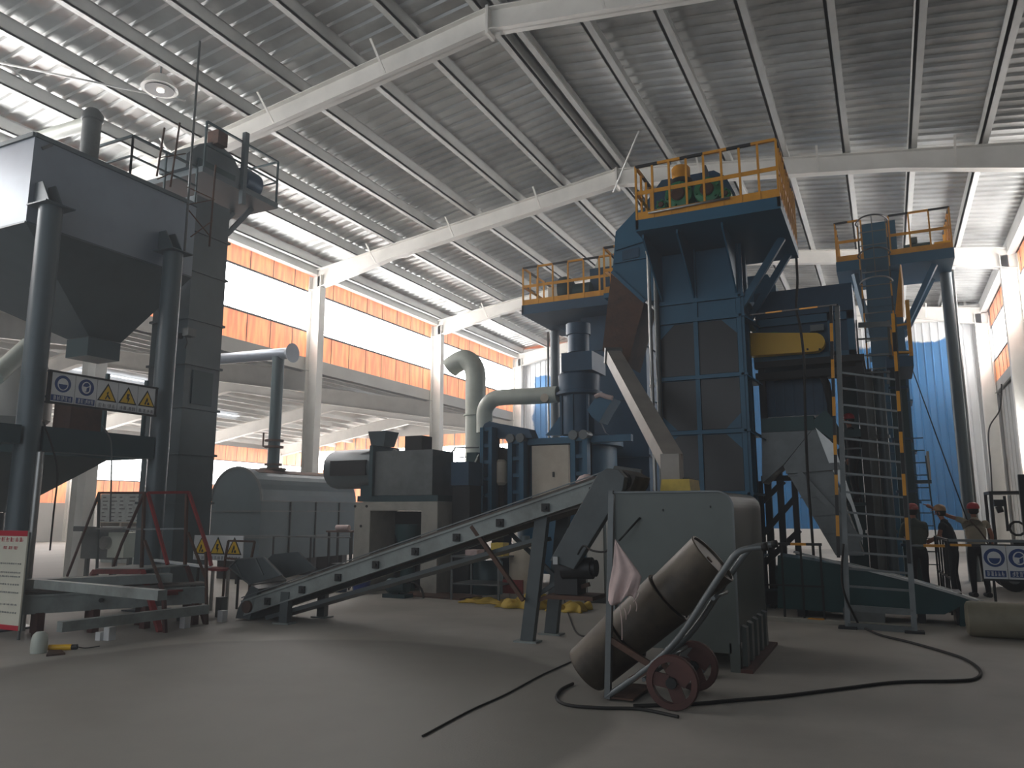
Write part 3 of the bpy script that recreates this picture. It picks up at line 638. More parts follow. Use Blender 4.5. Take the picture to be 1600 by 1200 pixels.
# ================================================================= TALL STRIPED LADDER
lad = thing('steel_ladder', 'tall steel ladder with black and yellow striped stiles right of the grey hopper', 'ladder', (-.25, 11.95, 0))
fl, fr_ = at(1325, 982, Z=0), at(1430, 993, Z=0); fr_ = Vector((fr_.x, fl.y-.05, 0))
LYT = 12.75
tl, tr = at(1308, 478, Y=LYT), at(1396, 492, Y=LYT)
for a, b in ((fl, tl), (fr_, tr)):
    m = MB(); m.bar(a, b, .07, .05); m.build('stile', 'steel', lad)
    u = V(-.09, -.04, 0) if a is fl else V(-.01, -.07, 0)
    m = MB(); striped(m, a+(b-a)*.2+u, b+u, .045, seg=.3); m.build('hand_rail', ['black', 'yellow'], lad)
import itertools
for py in (975, 948, 915, 888, 862, 835, 800, 768, 738, 711, 682, 655, 627, 600, 574):
    k = (at(1325, py, Y=12.2).z)/tl.z; a, b = fl+(tl-fl)*k, fr_+(tr-fr_)*k
    m = MB(); m.bar(a, b, .03, .03) if py < 940 else m.bar(a, b, .05, .08); m.build('rung', 'steel', lad)
for c in (fl, fr_):
    m = MB(); m.box(c.x-.12, c.x+.12, c.y-.1, c.y+.1, 0, .03); m.build('foot_plate', 'black', lad)
# striped line from the tower to the ladder head
t = thing('platform_rail', 'thin striped handrail running from the blue tower to the ladder head', 'handrail', at(1240, 484, Y=12.9))
m = MB(); striped(m, at(1172, 492, Y=13.62), at(1308, 476, Y=LYT-.1), .025, seg=.35); m.build('top_rail', ['black', 'yellow'], t)
# upper landing with yellow rails and steps
UY = 16.0
ul = thing('access_platform', 'small landing with yellow rail frames and steep steps, below the right platform', 'platform', (at(1400, 570, Y=UY).x, UY, at(1400, 570, Y=UY).z))
x0, x1 = at(1384, 560, Y=UY).x, at(1427, 560, Y=UY).x; z0 = at(1410, 573, Y=UY).z; z1 = at(1410, 556, Y=UY).z
m = MB(); m.box(x0, x1, UY, UY+1.6, z0, z1); m.build('deck', 'bluedk', ul)
for a, b, wd in (((1396, 556), (1394, 515), .07), ((1424, 556), (1417, 469), .07), ((1396, 551), (1424, 551), .13), ((1392, 510), (1420, 506), .07)):
    m = MB(); m.bar(at(*a, Y=UY-.02), at(*b, Y=UY-.02), wd, .03); m.build('rail_frame', 'yellow', ul)
m = MB(); pts = [at(1398, 495, Y=UY+.1), at(1411, 495, Y=UY+.1), at(1409, 440, Y=UY+.9), at(1406, 413, Y=UY+1.3)]; m.prism(pts, (.03, .05, 0)); m.build('side_panel', 'yellow', ul)
for px_i, mt in ((1340, 'steel'), (1391, 'steel')):
    m = MB(); m.bar(at(px_i+1, 558, Y=UY-.1), at(px_i-3, 503, Y=UY+.3), .05, .12); m.build('stair_stringer', mt, ul)
for py in (583, 556, 530, 508):
    m = MB(); m.bar(at(1341, py, Y=UY+.15), at(1391, py-2, Y=UY+.15), .04, .03 if py > 510 else .1); m.build('tread', 'steel', ul)
for px_i in (1343, 1388):
    m = MB(); m.bar(at(px_i, 600, Y=UY+.3), at(px_i, 556, Y=UY+.3), .05); m.build('hanger', 'steel', ul)
# pair of vertical dark pipes and slim cabinet behind the ladder
for px_i, r, lab in ((1360, .15, 'dark vertical pipe with a bright edge, left of the pair behind the ladder'), (1384, .085, 'thinner dark vertical pipe, right of the pair behind the ladder')):
    p = at(px_i+6, 800, Y=16.4); m = MB(); m.cyl((p.x, 16.4, 0), (p.x, 16.4, at(px_i, 578, Y=16.4).z), r, n=20)
    for z in (1.2, 3.0): m.cyl((p.x, 16.4, z), (p.x, 16.4, z+.06), r+.03, n=20)
    tag(m.build('vertical_pipe', 'steel' if r > .12 else 'slate'), lab, 'pipe', 'vertical pipes behind the ladder')
# ================================================================= RIGHT ELEVATOR WITH SPLIT PLATFORM
RY = 20.0
rz = at(1492, 402, Y=RY).z; RX1 = at(1492, 402, Y=RY).x; RX0 = at(1306, 410, Y=RY).x; RYB = RY+2.0
re = thing('bucket_elevator', 'far right blue bucket elevator with caged ladder and split yellow-railed platform', 'bucket elevator', (at(1385, 430, Y=RY+.5).x, RY+.5, 0))
ex0, ex1 = at(1353, 430, Y=RY+.3).x, at(1396, 430, Y=RY+.3).x
m = MB(); m.box(ex0-.02, ex1+.14, RY+.5, RY+1.4, 0, rz+1.3); m.build('casing', 'blue', re)
for z in [1.2*i+.6 for i in range(6)]: m = MB(); m.box(ex0-.07, ex1+.19, RY+.45, RY+1.45, z, z+.05); m.build('flange', 'blue', re)
gl0, gl1 = at(1352, 400, Y=RY).x, at(1389, 400, Y=RY).x
m = MB()
for a, b in ((RX0, gl0), (gl1, RX1)):
    m.box(a, b, RY, RYB, rz, rz+.03); m.box(a, b, RY, RY+.05, rz+.03, rz+.25)
m.box(gl0, gl1, RY+1.45, RYB, rz, rz+.03); m.box(RX1-.05, RX1, RY+.05, RYB, rz+.03, rz+.25); m.box(RX0, RX0+.05, RY+.05, RYB, rz+.03, rz+.25)
m.box(RX0+.05, gl0, RY+.05, RYB, rz+.2, rz+.22); m.box(gl1, RX1-.05, RY+.05, RYB, rz+.2, rz+.22); m.build('platform_deck', 'blue', re)
railing(re, [(RX0+.03, RYB), (RX0+.03, RY+.02), (gl0-.05, RY+.02)], rz+.25, h=1.0, sp=.5)
railing(re, [(gl1+.05, RY+.02), (RX1-.03, RY+.02), (RX1-.03, RYB)], rz+.25, h=1.0, sp=.5)
for y in (RY+.3, RY+1.6):
    for xa, xb in ((ex1+.14, RX1-.4), (ex0-.02, RX0+.4)):
        m = MB(); m.bar((xa, y+.2 if y < RY+1 else y-.3, rz-1.5), (xb, y, rz-.02), .1, .12); m.build('brace', 'blue', re)
p = at(1496, 600, Y=RY+1.2); zt = rz
m = MB(); m.cyl((RX1-.12, RY+1.3, 0), (RX1-.12, RY+1.3, rz), .13, n=18); m.build('support_post', 'slate', re)
m = MB(); m.cyl((RX1+.05, RY+1.4, 0), (RX1+.05, RY+1.4, rz+.1), .03, n=8); m.build('conduit', 'galv', re)
for (bx, by) in ((gl1+.35, RY+.5), ):
    m = MB(); m.cyl((bx, by, rz+.45), (bx+.6, by, rz+.45), .16, n=14); m.box(bx+.15, bx+.3, by-.1, by+.1, rz+.6, rz+.75); m.build('drive_motor', 'teal', re)
    m = MB(); m.box(bx+.65, bx+1.0, by-.12, by+.12, rz+.25, rz+.55); m.build('gear_box', 'guard', re)
# caged ladder
c0, c1 = at(1346, 440, Y=RY-.15).x, at(1392, 440, Y=RY-.15).x; ztop = at(1370, 338, Y=RY-.6).z
def hoop(z, d=.65, name='cage_hoop'):
    pts = [(c0, RY-.05, z), (c0-.03, RY-.3, z), (c0+.1, RY-d, z), ((c0+c1)/2, RY-d-.12, z), (c1-.1, RY-d, z), (c1+.03, RY-.3, z), (c1, RY-.05, z)]
    m = MB(); m.tube(spline(pts, 4), .02, 6); m.build(name, 'steel' if z < rz else 'black', re)
for z in (ztop, rz+.25, rz-.45): hoop(z)
for x, mm in ((c0, 'steel'), (c1, 'steel')):
    m = MB(); striped(m, (x, RY-.05, rz-2.6), (x, RY-.05, ztop), .035, seg=.35); m.build('ladder_stile', ['black', 'yellow'], re)
for x, y in ((c0+.02, RY-.35), ((c0+c1)/2, RY-.77), (c1-.02, RY-.35)):
    m = MB(); m.bar((x, y, rz-.45), (x, y, ztop), .02, .03); m.build('cage_strap', 'steel', re)
for i in range(11):
    z = rz-2.5+i*.34; m = MB(); m.cyl((c0, RY-.05, z), (c1, RY-.05, z), .015, n=6); m.build('rung', 'steel', re)
# slim teal cabinet next to the blue wall
x0, x1 = at(1394, 650, Y=18.2).x, at(1420, 650, Y=18.2).x; zt = at(1405, 578, Y=18.2).z
t = thing('duct_column', 'slim dark teal duct column beside the blue end wall', 'duct', (x0, 18.2, 0))
m = MB(); m.box(x0, x1, 18.2, 18.8, 0, zt); m.build('casing', 'teal', t)
for z in (.9, 2.0, 3.1, 4.2): m = MB(); m.box(x0-.04, x1+.04, 18.15, 18.85, z, z+.05); m.build('flange', 'bluedk', t)
# small ladder against the blue wall
t = thing('access_ladder', 'small caged access ladder standing in front of the blue sheeted wall', 'ladder', (at(1450, 830, Y=19).x, 19, 0))
xa, xb = at(1430, 780, Y=19).x, at(1452, 780, Y=19).x; zt = at(1448, 712, Y=19).z
for x in (xa, xb): m = MB(); m.bar((x+.1, 18.9, 0), (x, 19, zt), .03); m.build('stile', 'slatedark', t)
for i in range(11): z = .5+i*.27; m = MB(); m.cyl((xa+.1-.1*z/zt, 18.9+.1*z/zt, z), (xb+.1-.1*z/zt, 18.9+.1*z/zt, z), .014, n=6); m.build('rung', 'slatedark', t)
m = MB(); m.box(xa-.05, xb+.08, 19.05, 19.4, at(1440, 755, Y=19).z, at(1440, 750, Y=19).z); m.build('landing', 'slatedark', t)
m = MB(); m.bar((xb+.05, 19.05, at(1440, 750, Y=19).z), (xb+.05, 19.05, zt+.1), .05, .03); m.bar((xb+.05, 19.35, at(1440, 750, Y=19).z), (xb+.05, 19.35, zt+.1), .03); m.build('hand_rail', 'cream', t)
t = thing('filter_cabinet', 'tall dark teal filter cabinet in the shade behind the striped ladder', 'cabinet', (at(1360, 800, Y=17.4).x, 17.4, 0))
x0, x1 = at(1322, 800, Y=17.4).x, at(1398, 800, Y=17.4).x; zt = at(1350, 580, Y=17.4).z
m = MB(); m.box(x0, x1, 17.4, 18.1, 0, zt); m.build('casing', 'slatedark', t)
for i in range(2):
    a = x0+.08+i*(x1-x0)/2; m = MB(); m.box(a, a+(x1-x0)/2-.16, 17.37, 17.4, .3, zt-1.9); m.build('door', 'teal', t)
    m = MB(); m.box(a, a+(x1-x0)/2-.16, 17.37, 17.4, zt-1.7, zt-.2); m.build('door', 'teal', t)

# ================================================================= LEFT: GREY STORAGE HOPPER
HX = -11.45
hop = thing('storage_hopper', 'huge slate-grey steel storage hopper with a shiny end panel on pipe columns', 'storage hopper', (-13.2, 8.2, 4.6))
c0 = at(55, 210, X=HX); c1 = at(45, 350, X=HX); HY0 = c0.y; HZT = c0.z; HZB = c1.z+.02; HY1 = 9.85; HXB = -15.4
m = MB(); m.box(HXB, HX, HY0, HY1, HZB, HZT); m.build('bin', 'hopper', hop)
oc = at(152, 533, X=-13.0); ox0, ox1, oy0, oy1, oz = -13.35, -12.75, oc.y-.35, oc.y+.3, oc.z
m = MB(); m.hexa([(ox0, oy0, oz), (ox1, oy0, oz), (ox1, oy1, oz), (ox0, oy1, oz)], [(HXB, HY0, HZB-.01), (HX, HY0, HZB-.01), (HX, HY1, HZB-.01), (HXB, HY1, HZB-.01)]); m.build('cone', 'slate', hop)
m = MB()
for (xa, ya), (xb, yb) in (((HX, HY0), (HX, HY1)), ((HXB, HY0), (HX, HY0))): m.bar((xa, ya, HZT), (xb, yb, HZT), .07, .07); m.bar((xa, ya, HZB), (xb, yb, HZB), .03, .03)
m.build('rim', 'slate', hop)
m = MB(); a, b = at(66, 232, X=HX+.02), at(82, 226, X=HX+.02); m.bar(a, b, .02, .05); m.build('lifting_lug', 'steel', hop)
m = MB(); m.box(ox0, ox1, oy0, oy1, oz-.35, oz-.01); m.build('outlet', 'slatedark', hop)
railing(hop, [(HX-.05, HY0+1.7), (HX-.05, HY1)], HZT+.03, h=.75, sp=.75, my='slatedark', top='plain', toe=False, pw=.03)
railing(hop, [(HXB+.1, HY0+1.7), (HX-.05, HY0+1.7)], HZT+.03, h=.75, sp=1.2, my='slatedark', top='plain', toe=False, pw=.03)
# riser pipe and inclined duct on the hopper top
rp = thing('riser_pipe', 'grey riser pipe on the hopper top joined to a long pale slanting duct', 'pipe', (at(140, 230, Y=8.4).x, 8.4, HZT))
p = at(144, 190, Y=8.0); m = MB(); m.cyl((p.x, 8.0, HZT+.01), p, .15, n=18); m.lathe(p, [(.16, 0), (.18, .02), (.18, .12), (.1, .22)], 16); m.build('riser', 'steel', rp)
q = at(20, 238, Y=9.2); m = MB(); m.cyl(p+V(-.05, .05, .03), at(40, 222, Y=8.6), .12, n=16); m.build('slanting_duct', 'duct', rp)
# pipe columns with brackets
def pipe_col(px, ptop, Yc, X, r, label, bracket=True):
    p = at(px, ptop, X=X); y = p.y; t = thing('pipe_column', label, 'column', (X, y, 0), 'hopper pipe columns')
    m = MB(); m.cyl((X, y, 0), (X, y, p.z), r, n=24); m.build('shaft', 'slate', t)
    m = MB(); m.box(X-r-.07, X+r+.07, y-r-.07, y+r+.07, p.z, p.z+.02); m.build('cap_plate', 'slate', t)
    m = MB(); m.box(X-r-.1, X+r+.1, y-r-.1, y+r+.1, 0, .025); m.build('base_plate', 'slate', t)
    if bracket:
        m = MB()
        for dy in (-.1, .1): m.prism([(X+.12, y+dy, p.z+.02), (HX+.01, y+dy, p.z+.02), (HX+.01, y+dy, p.z+.42), (X-.12, y+dy, p.z+.42)], (0, .02, 0))
        m.build('bracket', 'slate', t)
    return (X, y, p.z)
cA = pipe_col(80, 325, 0, -11.15, .165, 'thick dark pipe column left of the safety sign board')
cB = pipe_col(271, 396, 0, -11.15, .165, 'thick dark pipe column right of the safety sign board')
for y in (cA[1], cB[1]):
    t = thing('pipe_column', 'dark pipe column at the back of the hopper, %s' % ('by the left picture edge' if y == cA[1] else 'half hidden behind the dusty filter tank'), 'column', (-15.0, y, 0), 'hopper pipe columns')
    m = MB(); m.cyl((-15.0, y, 0), (-15.0, y, HZB-.6 if 0 else 4.9), .15, n=18); m.build('shaft', 'slate', t)
# small silver downpipe beside left column
p = at(64, 700, X=-10.75); m = MB(); m.cyl((-10.75, p.y, .7), (-10.75, p.y, at(62, 706, X=-10.75).z), .05, n=10); m.cyl((-10.75, p.y, .0), (-10.75, p.y, .7), .03, n=10); tag(m.build('downpipe', 'galv'), 'short silver pipe standing right of the left thick column', 'pipe')
# middle deck between the columns
bz1, bz0 = at(160, 676, X=-11.15).z, at(160, 712, X=-11.15).z
dk = thing('hopper_deck', 'dark teal mid-height deck between the hopper pipe columns', 'deck', (-13, 8, bz0))
ya, yb = cA[1]+.17, cB[1]-.17
m = MB(); m.box(-11.25, -11.05, ya, yb, bz0, bz1); m.build('edge_beam', 'slatedark', dk)
m = MB(); m.box(-14.9, -11.25, ya, ya+.14, bz0, bz1-.04); m.box(-14.9, -11.25, yb-.14, yb, bz0, bz1-.04); m.build('side_beam', 'slatedark', dk)
m = MB(); m.box(-14.9, -11.0, cA[1]-2.4, cA[1]-.19, bz0+.08, bz1-.02); m.build('edge_beam', 'slatedark', dk)
for y in (at(163, 650, X=-11.15).y, at(225, 650, X=-11.15).y): m = MB(); m.bar((-11.15, y, bz1), (-11.15, y, bz1+.95), .05); m.build('post', 'slatedark', dk)
m = MB(); m.bar((-11.15, ya, bz1+.45), (-11.15, yb, bz1+.45), .03); m.build('mid_rail', 'slatedark', dk)
for y in (5.3, 5.75, 6.2): m = MB(); m.bar((-11.6, y, bz1), (-11.6, y, bz1+1.0), .03); m.build('post', 'steel', dk)
m = MB(); m.bar((-11.6, 4.6, bz1+1.0), (-11.6, 6.5, bz1+1.0), .03); m.bar((-11.6, 4.6, bz1+.5), (-11.6, 6.5, bz1+.5), .03); m.build('hand_rail', 'steel', dk)
# safety sign board
SX = -10.93
def quad_on(X, pts): return [at(x, y, X=X) for x, y in pts]
sg = thing('safety_sign_board', 'long white safety board with two blue mask signs and three yellow triangles', 'sign board', at(160, 640, X=SX))
tl_, tr_, br_, bl_ = at(80, 580, X=SX), at(245, 606, X=SX), at(243, 650, X=SX), at(77, 628, X=SX)
yA, yB = tl_.y, tr_.y; zT = (tl_.z+tr_.z)/2; zB = (bl_.z+br_.z)/2
m = MB(); m.box(SX-.03, SX, yA, yB, zB, zT); m.build('board', 'signw', sg)
m = MB()
for z in (zB, zT): m.box(SX-.04, SX+.01, yA-.03, yB+.03, z-.015, z+.015)
for y in (yA, yB): m.box(SX-.04, SX+.01, y-.02, y+.02, zB, zT)
m.build('frame', 'black', sg)
m = MB()
for y in (yA+.1, yB-.1): m.box(-11.0, SX-.03, y-.1 if y < 8 else y, y if y < 8 else y+.1, zB+.1, zB+.14)
m.build('clamp', 'black', sg)
def glyphs(m, put, u0, u1, v0, v1, n, seed):
    """n small block characters made of strokes, in plane coordinates u (along) and v (up)"""
    R = random.Random(seed); w_ = (u1-u0)/n
    for i in range(n):
        a, b = u0+i*w_+w_*.1, u0+(i+1)*w_-w_*.1; t_ = (v1-v0)*.09
        for k in range(R.choice((3, 4))):
            v = v0+(v1-v0)*(k+.2)/3.6; c_ = R.uniform(0, .25)*(b-a); put(m, a+c_, b-R.uniform(0, .2)*(b-a), v, v+t_)
        for k in range(R.choice((1, 2, 2))):
            u = a+(b-a)*R.uniform(.1, .9); put(m, u, u+t_, v0+R.uniform(0, .3)*(v1-v0), v1)
def sign_panel(par, kind, c, w_, h_, plane, seed):
    """one pictogram: c = centre, w_ x h_, plane(u, v, d) -> point"""
    def poly(m, pts, d=.004): m.prism([plane(u, v, 0) for u, v in pts], plane(0, 0, d)-plane(0, 0, 0))
    def circ(r, a0=0, a1=360, n=24, sx=1, cy=0, cx=0): return [(c[0]+cx+r*sx*math.cos(math.radians(a0+(a1-a0)*i/n)), c[1]+cy+r*math.sin(math.radians(a0+(a1-a0)*i/n))) for i in range(n if a1-a0 == 360 else n+1)]
    put = lambda m, u0, u1, v0, v1: poly(m, [(u0, v0), (u1, v0), (u1, v1), (u0, v1)], .009)
    if kind in ('mask', 'face'):
        r = min(w_, h_*.66)*.44; cy = h_*.14
        m = MB(); poly(m, circ(r, cy=cy)); m.build('pictogram_disc', 'signb', par)
        if kind == 'mask':
            m = MB(); poly(m, circ(r*.72, cy=cy-r*.05, sx=.92), .006); m.build('pictogram_face', 'signw', par)
            m = MB(); poly(m, circ(r*.62, 180, 360, sx=.85, cy=cy-r*.05), .009); m.build('pictogram_mask', 'signb', par)
        else:
            m = MB(); poly(m, circ(r*.72, 20, 330, sx=.85, cy=cy-r*.02), .006); m.build('pictogram_face', 'signw', par)
            m = MB(); poly(m, circ(r*.58, 40, 320, sx=.8, cy=cy), .009); m.build('pictogram_helmet', 'signb', par)
            m = MB(); poly(m, [(c[0]-r*.5, c[1]+cy-r*.5), (c[0]-r*.02, c[1]+cy-r*.5), (c[0]-r*.02, c[1]+cy+.05*r), (c[0]-r*.5, c[1]+cy+.1*r)], .012)
            poly(m, [(c[0]-.05*r, c[1]+cy), (c[0]+r*.45, c[1]+cy+.3*r), (c[0]+r*.45, c[1]+cy+.2*r), (c[0]-.05*r, c[1]+cy-.12*r)], .012); m.build('pictogram_respirator', 'signw', par)
        m = MB(); put(m, c[0]-w_*.42, c[0]+w_*.42, c[1]-h_*.46, c[1]-h_*.26); m.build('caption_bar', 'signb', par)
        m = MB(); pu = lambda m, a, b, v, d: poly(m, [(a, v), (b, v), (b, d), (a, d)], .013)
        glyphs(m, pu, c[0]-w_*.37, c[0]+w_*.37, c[1]-h_*.435, c[1]-h_*.285, 5, seed); m.build('caption', 'signw', par)
    else:
        s_ = min(w_, h_)*.46; cy = -h_*.03
        tri = lambda k: [(c[0]-s_*k, c[1]+cy-s_*.55*k), (c[0]+s_*k, c[1]+cy-s_*.55*k), (c[0], c[1]+cy+s_*1.15*k)]
        m = MB(); poly(m, tri(1)); m.build('triangle_border', 'signk', par)
        m = MB(); poly(m, tri(.8), .007); m.build('triangle', 'signy', par)
        m = MB(); x, y = c[0], c[1]+cy-s_*.05
        if kind == 'hand': poly(m, [(x-.25*s_, y-.25*s_), (x-.05*s_, y+.1*s_), (x-.1*s_, y+.3*s_), (x+.1*s_, y+.45*s_), (x+.03*s_, y+.15*s_), (x+.3*s_, y-.2*s_), (x+.2*s_, y-.3*s_), (x, y-.02*s_), (x-.18*s_, y-.35*s_)], .01)
        elif kind == 'bolt': poly(m, [(x-.02*s_, y-.4*s_), (x+.2*s_, y+.12*s_), (x+.05*s_, y+.12*s_), (x+.16*s_, y+.5*s_), (x-.12*s_, y+.5*s_), (x-.17*s_, y-.02*s_), (x-.02*s_, y-.02*s_)], .01)
        else:
            poly(m, [(x-.3*s_, y-.3*s_), (x-.12*s_, y-.3*s_), (x-.02*s_, y+.1*s_), (x-.02*s_, y+.45*s_), (x-.15*s_, y+.1*s_)], .01); poly(m, [(x+.02*s_, y-.3*s_), (x+.32*s_, y-.3*s_), (x+.25*s_, y-.05*s_), (x+.08*s_, y-.05*s_)], .01)
            poly(m, [(x, y), (x+.1*s_, y), (x+.08*s_, y+.3*s_), (x, y+.4*s_)], .01)
        m.build('pictogram', 'signk', par)
        m = MB(); glyphs(m, put, c[0]-w_*.42, c[0]+w_*.42, c[1]-h_*.47, c[1]-h_*.33, 4, seed); m.build('caption', 'signg', par)
pl = lambda u, v, d: Vector((SX+.001+d, u, v))
bnd = [at(x, 620, X=SX).y for x in (80, 116, 150.5, 184, 215, 243.5)]; bnd[0] = yA; bnd[-1] = yB
for i, k in enumerate(('mask', 'face', 'hand', 'bolt', 'gear')):
    sign_panel(sg, k, ((bnd[i]+bnd[i+1])/2, (zB+zT)/2), bnd[i+1]-bnd[i], (zT-zB)*.94, pl, 11+i)
m = MB()
for y in bnd[1:-1]: m.box(SX, SX+.003, y-.003, y+.003, zB, zT)
m.build('divider', 'signg', sg)
# floodlight on the right column
f = at(286, 525, X=-10.9); t = thing('floodlight', 'small grey floodlight clamped on the right thick pipe column', 'floodlight', (f.x, f.y, f.z))
m = MB(); m.box(f.x-.02, f.x+.14, f.y-.02, f.y+.16, f.z, f.z+.14); m.build('lamp_head', 'steel', t)
m = MB(); m.box(f.x-.08, f.x+.0, f.y-.03, f.y, f.z-.05, f.z+.05); m.tube(spline([(f.x, f.y+.05, f.z), (f.x+.02, f.y+.08, f.z-.1), (f.x, f.y+.06, f.z-.2)]), .008, 6); m.build('bracket', 'black', t)
# weigh bin & filter under the hopper
wb = thing('filter_tank', 'dusty pale round filter tank on the deck behind the safety board', 'tank', (-13.1, 8.1, bz1))
m = MB(); m.lathe((-13.3, 7.9, bz1), [(.3, 0), (.62, .3), (.62, 1.05), (.5, 1.25), (.2, 1.35)], 24); m.build('body', 'greywall', wb)
m = MB(); m.box(-12.8, -12.35, 8.35, 8.95, bz1, bz1+.62); m.build('side_box', 'rust', wb)
m = MB(); m.box(-12.85, -12.3, 8.3, 9.0, bz1+.63, bz1+.75); m.build('box_lid', 'rust', wb)
wc = thing('dust_hopper', 'dark cone-shaped dust hopper hanging below the mid-height deck', 'hopper', (-12.9, 7.4, 1.2))
m = MB(); cz = at(85, 800, X=-12.6).z; m.hexa([(-12.9, 7.35, cz), (-12.6, 7.35, cz), (-12.6, 7.65, cz), (-12.9, 7.65, cz)], [(-14.1, 6.3, bz0-.01), (-11.6, 6.3, bz0-.01), (-11.6, 8.6, bz0-.01), (-14.1, 8.6, bz0-.01)]); m.build('cone', 'slate', wc)
m = MB(); m.cyl((-12.75, 7.5, .0), (-12.75, 7.5, cz-.01), .16, n=16); m.build('outlet_pipe', 'steel', wc)
m = MB(); m.cyl(at(-10, 590, X=-12.2), at(45, 540, X=-12.6), .14, n=16); tag(m.build('slanting_duct', 'duct'), 'pale duct slanting up at the left picture edge beside the thick column', 'duct')

# ================================================================= LEFT ELEVATOR TOWER
EX = -11.95
ey0, ey1 = at(287, 600, X=EX).y, at(342, 600, X=EX).y
le = thing('bucket_elevator', 'dark slate bucket elevator tower standing right of the grey storage hopper', 'bucket elevator', (EX-.5, (ey0+ey1)/2, 0))
ztop = at(354, 325, X=EX).z
m = MB(); m.box(EX-1.0, EX, ey0, ey1, 0, ztop); m.build('casing', 'slate', le)
for py in (368, 430, 505, 575, 642, 713, 788):
    z = at(320, py, X=EX).z; m = MB(); m.box(EX-1.04, EX+.04, ey0-.04, ey1+.04, z, z+.045); m.build('flange', 'slate', le)
m = MB(); m.box(EX, EX+.03, ey0+.18, ey1-.18, at(318, 640, X=EX).z+.08, at(318, 575, X=EX).z-.08); m.build('inspection_door', 'slatedark', le)
# head deck
DXa = -11.5; d0, d1 = at(300, 292, X=DXa), at(434, 326, X=DXa); dz = at(434, 326, X=DXa).z; dy1 = at(434, 326, X=DXa).y
m = MB(); m.box(DXa-2.0, DXa, ey0-.3, dy1, dz, dz+.12); m.build('platform_deck', 'slate', le)
for x in (EX-.06, EX-.6):
    m = MB(); m.bar((x, ey1+.02, dz-.8), (x, dy1-.25, dz), .07, .09); m.build('brace', 'slate', le)
railing(le, [(DXa-1.9, dy1-.03), (DXa-.03, dy1-.03), (DXa-.03, ey0-.25)], dz+.12, h=.95, sp=1.0, my='slatedark', top='plain', toe=False, pw=.035)
hz = dz+.12; m = MB(); yy0, yy1 = ey0-.15, ey1-.05
m.prism([(DXa-.35, y, hz+z) for y, z in ((yy0-.25, 0), (yy0-.25, .28), (yy0+.05, .62), (yy0+.45, .85), (yy1-.05, .72), (yy1+.2, .45), (yy1+.2, 0))], (-.75, 0, 0)); m.build('head_casing', 'slate', le)
p = MB(); p.lathe((DXa-.5, yy1+.25, hz+.35), [(.1, 0), (.3, .03), (.32, .2), (.3, .45), (.1, .5)], 18, (0, 1, 0)); p.build('drive_motor', 'bluedk', le)
p = MB(); p.box(DXa-.5, DXa-.2, yy0+.35, yy0+.6, hz+.75, hz+1.05); p.build('terminal_box', 'rust', le)
m = MB(); m.box(DXa-.34, DXa-.3, yy0, yy1, hz, hz+.3); m.build('guard_plate', 'slatedark', le)
p = MB(); p.bar((DXa+.02, at(378, 300, X=DXa).y, dz-.3), (DXa+.02, at(378, 300, X=DXa).y, at(378, 205, X=DXa).z), .1, .1); p.build('jib_post', 'slate', le)
# stray scaffold mast
ms = thing('lattice_mast', 'thin rusty lattice mast with a tall pole in front of the left elevator head', 'mast', at(290, 400, X=-10.96))
pt = [at(291, 50, X=-10.96), at(288, 396, X=-10.96)]; pt[1].z = cB[2]+.32; pt[0].y = pt[1].y
m = MB(); m.cyl(pt[0], pt[1]+V(0, 0, -.3), .022, n=8); m.build('pole', 'steel', ms)
for a, b in (((337, 258), (327, 385)), ((281, 192), (266, 292)), ((257, 200), (245, 275))):
    m = MB(); m.cyl(at(*a, X=-10.96), at(*b, X=-10.96), .018, n=6); m.build('upright', 'rust', ms)
for a, b in (((292, 320), (333, 312)), ((292, 292), (335, 312)), ((292, 325), (329, 370)), ((298, 370), (332, 345)), ((246, 280), (268, 270)), ((252, 246), (290, 240))):
    m = MB(); m.cyl(at(*a, X=-10.96), at(*b, X=-10.96), .011, n=6); m.build('lacing', 'rust', ms)
# hanging cables near the hopper
for i, (pts, lab) in enumerate((([(68, 660), (82, 700), (90, 740), (84, 800), (78, 860)], 'thin black cable dropping from the left thick column to the floor'), ([(160, 665), (173, 690), (174, 740), (172, 815)], 'thin pale cable hanging below the safety board'))):
    m = MB(); m.tube(spline([at(x, y, X=-10.85) for x, y in pts]), .012, 6); tag(m.build('hanging_cable', 'rubber' if i == 0 else 'steel'), lab, 'cable')
# high-bay lamp
lp = at(250, 131, Y=9.9); t = thing('highbay_lamp', 'round white-rimmed high-bay lamp hanging under the roof above the hopper', 'lamp', lp)
m = MB(); o = 24; m.lathe(lp+V(0, 0, -.12), [(.34, 0), (.36, .0), (.3, .1), (.18, .26), (.1, .3)], 24); m.build('reflector', 'white', t)
m = MB(); m.cyl(lp+V(0, 0, -.14), lp+V(0, 0, -.125), .28, n=24); m.build('reflector_bowl', 'dark', t)
m = MB(); m.cyl(lp+V(.03, 0, -.17), lp+V(.03, 0, -.14), .07, n=12); m.build('bulb', 'lampglow', t)
m = MB(); m.cyl(lp+V(0, 0, .18), lp+V(0, 0, zr(lp.x, .6)-lp.z), .02, n=8); m.build('stem', 'steel', t)
# roof bracing rods
for a, b, lab in (((8, 96), (98, 187), 'steel bracing rod crossing steeply under the roof at the far left'), ((0, 98), (290, 158), 'long steel bracing rod running from the far left to the lamp'), ((958, 300), (998, 205), 'thin bracing rod rising right of the ridge joint')):
    zq = 10.7 if a[0] > 900 else 10.45 if a[0] == 8 else 10.25; pa, pb = at(*a, Z=zq), at(*b, Z=zq)
    m = MB(); m.cyl(pa, pb, .022, n=6); tag(m.build('bracing_rod', 'purlin'), lab, 'bracing rod')

